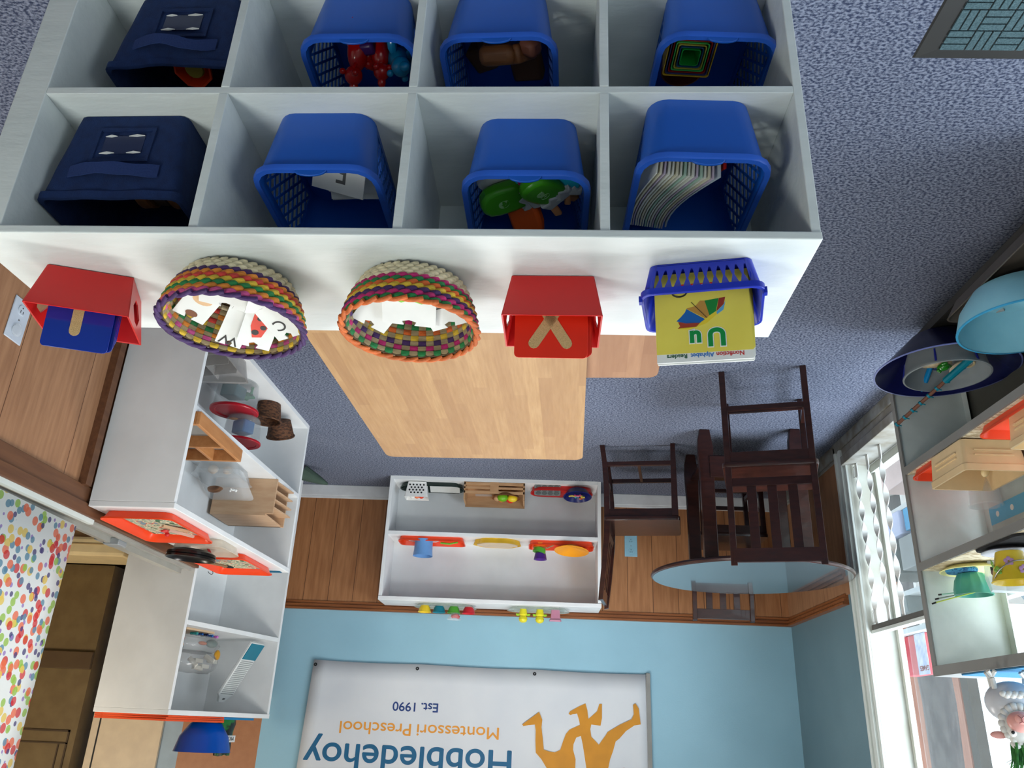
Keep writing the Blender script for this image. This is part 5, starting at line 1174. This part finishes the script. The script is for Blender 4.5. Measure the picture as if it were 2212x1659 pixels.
def bag(label, loc, w_, d_, h_, rz):
    o = thing('plastic_bag', label, 'bag', loc, rz, 'clear plastic bags in the corner bookcase'); random.seed(int(w_*1000)+int(h_*977)); lp = []
    for k in range(7):
        t = k/6; f = .75+.35*math.sin(PI*(t*.9+.05)); n = 18
        lp.append([(w_/2*f*math.cos(a)+random.uniform(-.006, .006), d_/2*f*math.sin(a)+random.uniform(-.005, .005), h_*t+random.uniform(-.003, .003)) for a in [2*PI*q/n for q in range(n)]])
    MB().loft(lp).build('bag_film', mat('crinkled_film', (150, 152, 152), .12, alpha=.38, spec=.9), o, ang=70); return o
bag('crinkled clear bag of mixed toys, lower on the upper shelf', bw(.62, .13, zB+.030), .30, .19, .085, RBz)
bag('crinkled clear bag of white domino blocks, upper on the shelf', bw(.64, .12, zB+.112), .33, .20, .105, RBz)
for i, (a, b, c, r) in enumerate(((.56, .05, .155, .1), (.62, .05, .185, .0), (.68, .05, .160, .05), (.60, .04, .145, .9), (.72, .05, .170, 1.2), (.66, .06, .195, .2))):
    small('domino_block', 'white block inside the upper crinkled bag', MB().box(-.030, -.011, -.010, .030, .011, .010), mat('bone_plastic', (214, 210, 196), .4), bw(a, b, zB+c), (r*.5, r*.6, RBz+r), 'block', 'white blocks in the crinkled bag', bevel=.002)
small('yellow_scoop', 'mustard yellow rounded piece at the end of the upper bag', MB().ball(0, 0, 0, .025, .010, .028), mat('mustard_plastic', (196, 140, 20), .4), bw(.455, .10, zB+.115), (0, 0, RBz), 'toy')
small('orange_piece', 'orange flat piece inside the lower crinkled bag', MB().ball(0, 0, 0, .035, .012, .010), mat('dull_orange_plastic', (214, 110, 60), .5), bw(.60, .10, zB+.065), (0, 0, RBz), 'toy')
small('grey_green_cloth', 'grey green crumpled cloth in the lower bag', MB().ball(0, 0, 0, .045, .02, .022), mat('grey_green_cloth', (110, 130, 122), .9, bump=.8), bw(.52, .10, zB+.060), (0, 0, RBz), 'cloth')
zC = 1.516
for i in range(3): small('orange_folder', 'orange folder stacked on top of the corner bookcase', MB().box(-.215, -.235, 0, .215, .235, .0085), mat('orange_card', (222, 76, 26), .5), bw(.640+.004*i, .245-.004*i, zC+.0095*i), (0, 0, RBz+.03*i+.05), 'folder', 'orange folders on the corner bookcase', smooth=False)
small('blue_folder', 'blue card folder beside the orange ones on the corner bookcase', MB().box(-.16, -.13, 0, .16, .13, .012), mat('bright_teal_card', (0, 120, 175), .5), bw(.258, .165, zC+.0005), (0, 0, RBz), 'folder', smooth=False)
small('blue_bowl', 'bright blue bowl standing on the folders of the corner bookcase', MB().lathe([(.002, 0), (.075, 0), (.085, .006), (.130, .07), (.150, .145), (.153, .148), (.148, .148), (.126, .072), (.08, .010), (.002, .006)], 44), mat('vivid_blue_plastic', (0, 84, 190), .3), bw(.325, .185, zC+.032), cat='bowl')
o = thing('snack_packet', 'crumpled green and black packet with white lettering beside the blue bowl', 'packet', bw(.12, .20, zC+.002), RBz)
random.seed(5); lp = []
for k in range(6):
    t = k/5; n = 14; lp.append([(.07*(1-.15*t)*math.cos(a)+random.uniform(-.008, .008), .035*math.sin(a)+random.uniform(-.005, .005), .20*t+random.uniform(-.006, .006)) for a in [2*PI*q/n for q in range(n)]])
MB().loft(lp).build('packet_body', mat('green_packet', (30, 120, 50), .35, c2=(20, 30, 26), ns=9, rng=(.48, .52)), o, ang=70)
m = MB().box(-.045, -.046, .095, .045, -.040, .130); s_ = m.build('white_band', WHP, o, smooth=False)
m = MB(); m.text('MIC', .030, 0, 0, 0); q = m.build('printed_letters', INK, o, smooth=False); q.rotation_euler = (PI/2, 0, 0); q.location = (-.030, -.047, .101)
small('brown_packet', 'brown crumpled packet behind the green one', MB().ball(0, 0, .08, .035, .03, .08), mat('brown_packet', (96, 66, 44), .5, bump=.6), bw(.02, .25, zC+.002), (0, 0, RBz), 'packet')

# ------------------------------------------------------------------ behind the bookcases by the corner
small('green_umbrella', 'folded grey green umbrella top behind the low bookcase', MB().tube([(0, 0, 0), (.0, .02, .10), (.0, .03, .17)], .050, 10, r2=.008), mat('grey_green_fabric', (74, 92, 80), .9), (1.535, 4.93, .052), (0, -1.2, 0), 'umbrella')
small('wooden_board', 'reddish brown board leaning behind the low bookcase', MB().box(-.09, -.012, 0, .09, .012, .10), mat('reddish_brown_board', (96, 52, 38), .5), (1.555, 4.80, .0), (0, 0, .9), 'board', smooth=False)

# ------------------------------------------------------------------ kitchen seen through the opening
struct(MB().box(1.716, YB+.0, 0, 2.21, YB+.1, ZC).build('wall_alcove', wood('cork_brown_panel', (176, 122, 84), (166, 112, 76), (4, 4, 4), ns=6), smooth=False))
struct(MB().box(2.21, YB+.0, 0, 2.33, YB+.1, ZC).build('trim_7', mat('grey_blue_strip', (160, 178, 190), .5), smooth=False))
struct(MB().box(2.8, YB+.32, 0, 3.8, YB+.42, ZC).build('wall_kitchen_back', mat('olive_brown_paint', (112, 92, 60), .7), smooth=False))
o = thing('tall_cabinet', 'tall cream kitchen cabinet beyond the corner bookcase', 'cabinet', (2.33, YB-.02, 0), 0)
MB().box(0, 0, 0, .41, .35, 2.3).build('cabinet_body', mat('cream_cabinet_paint', (222, 202, 172), .5), o, smooth=False)
MB().box(.405, -.004, 0, .450, .35, 2.3).build('edge_post', mat('cream_cabinet_paint', (222, 202, 172), .5), o, smooth=False, bevel=.003)
MB().box(.396, -.002, 0, .405, .01, 2.3).build('door_gap', INK, o, smooth=False)
DBR = mat('dark_olive_cabinet', (116, 96, 62), .55, c2=(106, 86, 54))
o = thing('kitchen_cabinet', 'dark olive brown kitchen cabinet with a recessed panel door behind the curtain', 'cabinet', (2.83, 5.30, 0), 0)
MB().box(0, .02, .62, .86, .40, 2.3).build('cabinet_body', DBR, o, smooth=False)
MB().box(0, -.005, 1.17, .86, .02, 1.275).build('middle_rail', mat('dark_brown_rail', (88, 68, 44), .5), o, smooth=False, bevel=.004)
m = MB()
for x0, z0, x1, z1 in ((.04, 1.63, .60, 1.64), (.04, 1.63, .05, 1.95), (.04, 1.70, .45, 1.708), (.09, 1.708, .098, 1.95)): m.box(x0, .012, z0, x1, .022, z1)
m.build('panel_groove', mat('groove_brown', (70, 52, 32), .6), o, smooth=False)
o = thing('kitchen_counter', 'cream kitchen counter with a thick rounded edge and a tan front below', 'counter', (2.60, 4.96, 0), 0)
MB().box(0, .0, .50, 1.09, .33, .62).build('worktop', mat('cream_worktop', (240, 218, 170), .4), o, smooth=False, bevel=.02)
MB().box(0, .04, 0, 1.09, .33, .50).build('counter_front', mat('tan_counter_front', (178, 144, 100), .6), o, smooth=False)
MB().box(0.0, .02, .40, 1.09, .045, .45).build('red_strip', mat('faded_red_strip', (176, 96, 66), .6), o, smooth=False)
MB().box(0.0, -.004, .545, 1.09, .0, .552).build('edge_line', mat('counter_edge_line', (186, 158, 112), .5), o, smooth=False)
small('red_box', 'red box standing high behind the dotted curtain edge', MB().box(-.04, -.05, -.12, .04, .05, .12), RED, (2.30, 4.30, 1.90), cat='box', smooth=False)
# ledge track
AL = mat('pale_aluminium', (176, 174, 166), .35, metal=.3)
m = MB().box(XR+.0, -1, .845, XR+.11, 3.95, .850).box(XR+.065, -1, .85, XR+.085, 3.95, .872).box(XR+.015, -1, .85, XR+.022, 3.95, .860).box(XR+.095, 3.2, .85, XR+.115, 3.95, .868)
struct(m.build('window_2', AL, smooth=False))
m = MB().box(XR-.01, -1, .845, XR+.01, 2.95, .862); struct(m.build('trim_6', CASE, smooth=False))
o = thing('track_clip', 'grey plastic clip on the metal track of the pass-through', 'clip', (XR+.05, 3.27, .850), 0)
MB().box(-.02, -.035, 0, .045, .035, .028).build('clip_body', mat('grey_clip_plastic', (150, 154, 156), .4), o, bevel=.003)
# paper craft edge between the near bookcase and the wall
m = MB()
for k in range(9): m.ball(0, 0, .15+.075*k, .012, .004, .034, 10, 6)
small('wooden_bead_strip', 'strip of overlapping tan wooden discs standing between the bookcase and the wall', m, mat('tan_disc', (198, 158, 110), .6), (1.672, 2.90, .0), cat='decoration', group=None)
struct(MB().box(XR-.03, 2.80, .0, XR, 2.84, .745).build('trim_8', WOODTD, smooth=False))
# dotted curtain
DOT = bpy.data.materials.new('dotted_cotton'); DOT.use_nodes = True; nt = DOT.node_tree; b = nt.nodes['Principled BSDF']; b.inputs['Roughness'].default_value = .9
tc = nt.nodes.new('ShaderNodeTexCoord'); prev = None
pal = ((205, 40, 44), (230, 110, 70), (226, 196, 90), (150, 190, 70), (90, 140, 165), (70, 60, 120), (150, 120, 190), (190, 214, 214), (235, 170, 140), (40, 60, 110))
for k, (scl, off) in enumerate(((25, 0), (25, 3.7), (27, 9.1))):
    mp = nt.nodes.new('ShaderNodeMapping'); mp.inputs['Location'].default_value = (0, off, off*.7); mp.inputs['Scale'].default_value = (0, 1, 1); nt.links.new(tc.outputs['Object'], mp.inputs[0])
    v = nt.nodes.new('ShaderNodeTexVoronoi'); v.inputs['Scale'].default_value = scl; v.inputs['Randomness'].default_value = .55; nt.links.new(mp.outputs[0], v.inputs['Vector'])
    sp = nt.nodes.new('ShaderNodeSeparateColor'); nt.links.new(v.outputs['Color'], sp.inputs[0])
    cr = nt.nodes.new('ShaderNodeValToRGB'); cr.color_ramp.interpolation = 'CONSTANT'; cr.color_ramp.elements[0].color = rgb(pal[0])
    cr.color_ramp.elements[1].position = .1; cr.color_ramp.elements[1].color = rgb(pal[1])
    for i in range(2, 10): e = cr.color_ramp.elements.new(i/10); e.color = rgb(pal[i])
    nt.links.new(sp.outputs[0], cr.inputs[0])
    lt = nt.nodes.new('ShaderNodeMath'); lt.operation = 'LESS_THAN'; lt.inputs[1].default_value = .40; nt.links.new(v.outputs['Distance'], lt.inputs[0])
    kp = nt.nodes.new('ShaderNodeMath'); kp.operation = 'MULTIPLY'; nt.links.new(lt.outputs[0], kp.inputs[0])
    gt = nt.nodes.new('ShaderNodeMath'); gt.operation = 'GREATER_THAN'; gt.inputs[1].default_value = (.0, .22, .30)[k]; nt.links.new(sp.outputs[1], gt.inputs[0])
    mu = nt.nodes.new('ShaderNodeMath'); mu.operation = 'MULTIPLY'; mu.inputs[1].default_value = .88; nt.links.new(gt.outputs[0], mu.inputs[0]); nt.links.new(mu.outputs[0], kp.inputs[1])
    mx = nt.nodes.new('ShaderNodeMix'); mx.data_type = 'RGBA'; nt.links.new(kp.outputs[0], mx.inputs[0])
    if prev is None: mx.inputs[6].default_value = rgb((226, 230, 228))
    else: nt.links.new(prev, mx.inputs[6])
    nt.links.new(cr.outputs[0], mx.inputs[7]); prev = mx.outputs[2]
nt.links.new(prev, b.inputs['Base Color'])
n = 40; vs = []; fs = []
for k in range(n+1):
    y = -1+3.90*k/n; w_ = .008*math.sin(y*9)
    for z in (.872+.006*math.sin(y*5), 1.2, 2.3): vs.append((XR+.022+w_*(0.4 if z < 1 else 1), y, z))
for k in range(n):
    for j in (0, 1): fs.append((k*3+j, k*3+3+j, k*3+4+j, k*3+1+j))
m = MB().add(vs, fs); o = m.build('dotted_curtain', DOT, solid=.002); tag(o, 'white cotton curtain printed with overlapping multicoloured dots over the pass-through', 'curtain')

# ------------------------------------------------------------------ banner on the back wall
o = thing('school_banner', 'white vinyl preschool banner pinned to the pale blue back wall', 'banner', (0, YB, 0), 0)
BAN = mat('white_vinyl', (212, 216, 220), .45, c2=(204, 209, 215), ns=3)
def sheet_y(x):
    u = min(1, max(0, (x+.711)/2.138)); return -.012-.016*(max(0, u-.9)/.1)**2-.003*math.sin(u*PI*3)**2-.003*math.sin(u*7)**2
nx, nz = 28, 10; vs = []; fs = []
for j in range(nz+1):
    for i in range(nx+1):
        u = i/nx; x = -.711+(1.427+.711)*u; v = j/nz; sag = .006*abs(math.sin(u*PI*3))
        z = 1.160+.004*math.cos(u*PI)+sag*(1-v)+v*1.1
        vs.append((x+.040*v*u, sheet_y(x+.040*v*u), z))
for j in range(nz):
    for i in range(nx): fs.append((j*(nx+1)+i, j*(nx+1)+i+1, (j+1)*(nx+1)+i+1, (j+1)*(nx+1)+i))
MB().add(vs, fs).build('vinyl_sheet', BAN, o, solid=.0012)
MB().box(-.715, -.020, 1.158, -.690, -.004, 2.26).build('grey_edge', mat('banner_grey_edge', (140, 140, 136), .5), o, smooth=False)
for x, z in ((.761, 1.185), (.013, 1.188), (-.700, 1.178), (1.415, 1.185)):
    g = MB().lathe([(.004, -.003), (.009, -.003), (.011, 0), (.009, .003), (.004, .003)], 16).build('grommet', mat('dark_grommet', (40, 40, 42), .35, metal=.6), o); g.rotation_euler = (PI/2, 0, 0); g.location = (x, sheet_y(x)-.002, z)
def btext(txt, size, x, z, m, sx=1, bold=0, name='printed_text'):
    for t_ in txt.split(' '):
        mb = MB()
        for n_, k in enumerate(((0, 0), (1, 0), (-1, 0), (0, 1), (0, -1)) if bold else ((0, 0),)): mb.text(t_, size, k[0]*bold, k[1]*bold, n_*.00012, sx=sx, ext=.0003)
        wd = max(v[0] for v in mb.v)
        mb.v = [(v[0], v[1], v[2]-sheet_y(x+v[0])+.0013) for v in mb.v]
        q = mb.build(name, m, o, smooth=False); q.rotation_euler = (PI/2, 0, 0); q.location = (x, 0, z)
        x += wd+size*.26*sx
NB = mat('navy_print', (24, 58, 120), .5); GO = mat('gold_print', (224, 150, 50), .5); TB = mat('deep_teal_print', (0, 92, 134), .5); GOL = mat('mustard_gold_print', (204, 138, 26), .5)
btext('Est. 1990', .074, .606, 1.388, NB, 1.08, .0012)
btext('Montessori Preschool', .098, .216, 1.512, GO, 1.165, .0008)
btext('Hobbledehoy', .215, .125, 1.640, TB, 1.10, .0030)

LOGO = [(-0.021, 1.411), (-0.042, 1.455), (-0.038, 1.498), (-0.049, 1.572), (-0.055, 1.623), (-0.087, 1.632), (-0.122, 1.636), (-0.156, 1.621), (-0.172, 1.573), (-0.189, 1.53), (-0.212, 1.504), (-0.275, 1.475), (-0.269, 1.446), (-0.257, 1.411), (-0.228, 1.416), (-0.217, 1.422), (-0.205, 1.414), (-0.213, 1.4), (-0.269, 1.369), (-0.309, 1.35), (-0.321, 1.39), (-0.327, 1.439), (-0.38, 1.394), (-0.395, 1.35), (-0.411, 1.349), (-0.411, 1.43), (-0.402, 1.475), (-0.345, 1.47), (-0.339, 1.497), (-0.345, 1.539), (-0.391, 1.582), (-0.431, 1.531), (-0.445, 1.509), (-0.524, 1.463), (-0.594, 1.431), (-0.608, 1.401), (-0.605, 1.347), (-0.619, 1.338), (-0.639, 1.367), (-0.649, 1.458), (-0.61, 1.465), (-0.558, 1.499), (-0.517, 1.543), (-0.494, 1.56), (-0.476, 1.618), (-0.459, 1.66), (-0.447, 1.712), (-0.316, 1.718), (-0.293, 1.584), (-0.281, 1.537), (-0.253, 1.548), (-0.236, 1.586), (-0.234, 1.617), (-0.25, 1.669), (-0.248, 1.721), (-0.078, 1.728), (-0.042, 1.677), (-0.007, 1.642), (-0.003, 1.574), (-0.003, 1.516), (0.003, 1.484), (0.044, 1.489), (0.073, 1.496), (0.081, 1.487)]
m = MB().prism([(a, c) for a, c in LOGO], -.0215, -.0200, 'y')
m.prism([(-.447, 1.711), (-.316, 1.717), (-.300, 1.86), (-.36, 1.97), (-.46, 1.97), (-.50, 1.86)], -.0215, -.0200, 'y')
m.prism([(-.248, 1.720), (-.078, 1.727), (-.060, 1.88), (-.10, 1.99), (-.21, 1.99), (-.25, 1.88)], -.0215, -.0200, 'y')
m.prism([(-.545, 1.703), (-.50, 1.716), (-.47, 1.83), (-.50, 1.85)], -.0215, -.0200, 'y')
for cx_, cz_ in ((-.42, 2.03), (-.15, 2.05)): m.prism([(cx_+.055*math.cos(a*PI/10), cz_+.06*math.sin(a*PI/10)) for a in range(20)], -.0215, -.0200, 'y')
m.build('printed_leaping_figures', GOL, o, smooth=False)

# ------------------------------------------------------------------ outdoors beyond the left window
struct(MB().box(-9, -6, -.45, -1.75, 12, -.40).build('ground', mat('outdoor_concrete', (150, 146, 138), .9, ns=3), smooth=False))
FW2 = wood('cedar_fence', (158, 116, 98), (138, 98, 82), (6, 6, .7), ns=4, rough=.8)
o = thing('cedar_fence', 'pinkish cedar board fence seen outside through the left window', 'fence', (-4.0, 0, -.40), 0)
for k in range(14):
    y = 7.95+.19*k; MB().box(-.02+.012*(k % 2), y, 0, .02+.012*(k % 2), y+.18, 2.45).build('fence_board', FW2, o, smooth=False)
small('fence_post', 'dark grey square post beyond the sheep planter', MB().box(-.035, -.045, 0, .035, .045, 2.9), mat('dark_grey_post', (70, 64, 57), .8), (-2.9, 5.81, -.40), cat='post', smooth=False)
m = MB().tube([(0, 0, -.1), (.02, -.03, .8), (-.02, -.02, 1.6), (.05, -.10, 3.2)], .135, 20, r2=.11)
small('tree_trunk', 'smooth grey tree trunk outside in front of the fence', m, mat('grey_bark', (104, 99, 97), .85, c2=(84, 79, 80), ns=7, bump=1, bs=9, stretch=(3, 3, .8)), (-3.05, 6.67, -.40), cat='tree')
o = thing('storage_rack', 'outdoor rack of bins and boxes seen between the window bars', 'rack', (-2.36, 4.75, -.40), 0)
RK = mat('pale_rack_plastic', (226, 226, 222), .5)
for z in (.05, .50, 1.02, 1.24): MB().box(-.30, 0, z, .06, 1.0, z+.03).build('rack_shelf', RK, o, smooth=False)
for y in (0, .96): 
    for x in (-.28, .02): MB().box(x, y, 0, x+.035, y+.04, 1.27).build('rack_post', RK, o, smooth=False)
def obox(name, label, x, y, z, sx, sy, sz, c, cat='box'):
    return small(name, label, MB().box(-sx/2, -sy/2, 0, sx/2, sy/2, sz), mat(name+'_%d_%d' % (c[0], c[2]), c, .5, ns=9), (x, y, z), cat=cat, bevel=.006)
obox('pink_cloth_bundle', 'pinkish cloth bundle at the bottom of the outdoor rack', -2.47, 5.22, -.318, .22, .5, .24, (222, 196, 190), 'cloth')
obox('storage_bin', 'pale lilac storage bin low on the outdoor rack', -2.42, 5.28, .130, .28, .38, .15, (196, 198, 226), 'bin')
obox('blue_box', 'bright blue box on the outdoor rack', -2.40, 4.98, .130, .2, .18, .14, (10, 160, 214))
obox('storage_bin', 'large grey bin on the outdoor rack', -2.42, 5.38, .650, .26, .40, .10, (128, 132, 128), 'bin')
obox('storage_bin', 'second grey bin lower on the outdoor rack', -2.42, 5.02, .30, .26, .30, .20, (140, 142, 140), 'bin')
obox('storage_bin', 'dark grey bin in the middle of the outdoor rack', -2.42, 5.40, .30, .26, .34, .20, (104, 108, 104), 'bin')
o = obox('game_box', 'red and white game box on top of the outdoor rack', -2.38, 5.30, .872, .05, .30, .24, (214, 66, 76))
MB().box(.0255, -.15, .0, .0265, .0, .24).build('white_label', mat('pale_label', (226, 224, 232), .5, c2=(170, 180, 214), ns=20), o, smooth=False)
m = MB(); m.text('GAMES', .040, 0, 0, 0, offset=.0008); q = m.build('printed_word', mat('dark_red_print', (150, 30, 30), .5), o, smooth=False); q.rotation_euler = (PI/2, 0, PI/2); q.location = (.0272, -.148, .19)
small('glass_jar', 'glass jar standing behind the red game box', MB().lathe([(.002, 0), (.05, 0), (.055, .02), (.055, .10), (.035, .12), (.035, .14), (.031, .14), (.031, .118), (.050, .098), (.05, .02), (.002, .01)], 20), mat('green_grey_glass', (150, 170, 165), .1, alpha=.5), (-2.32, 5.56, .872), cat='jar')
small('garden_bin', 'pale blue grey wheeled bin outside behind the middle shelf', MB().loft([rrect(.42, .42, .05, 0), rrect(.52, .52, .06, 1.15), rrect(.55, .55, .06, 1.18), rrect(.5, .5, .06, 1.25)]), mat('blue_grey_bin', (120, 140, 150), .5), (-2.75, 4.05, -.40), cat='bin')
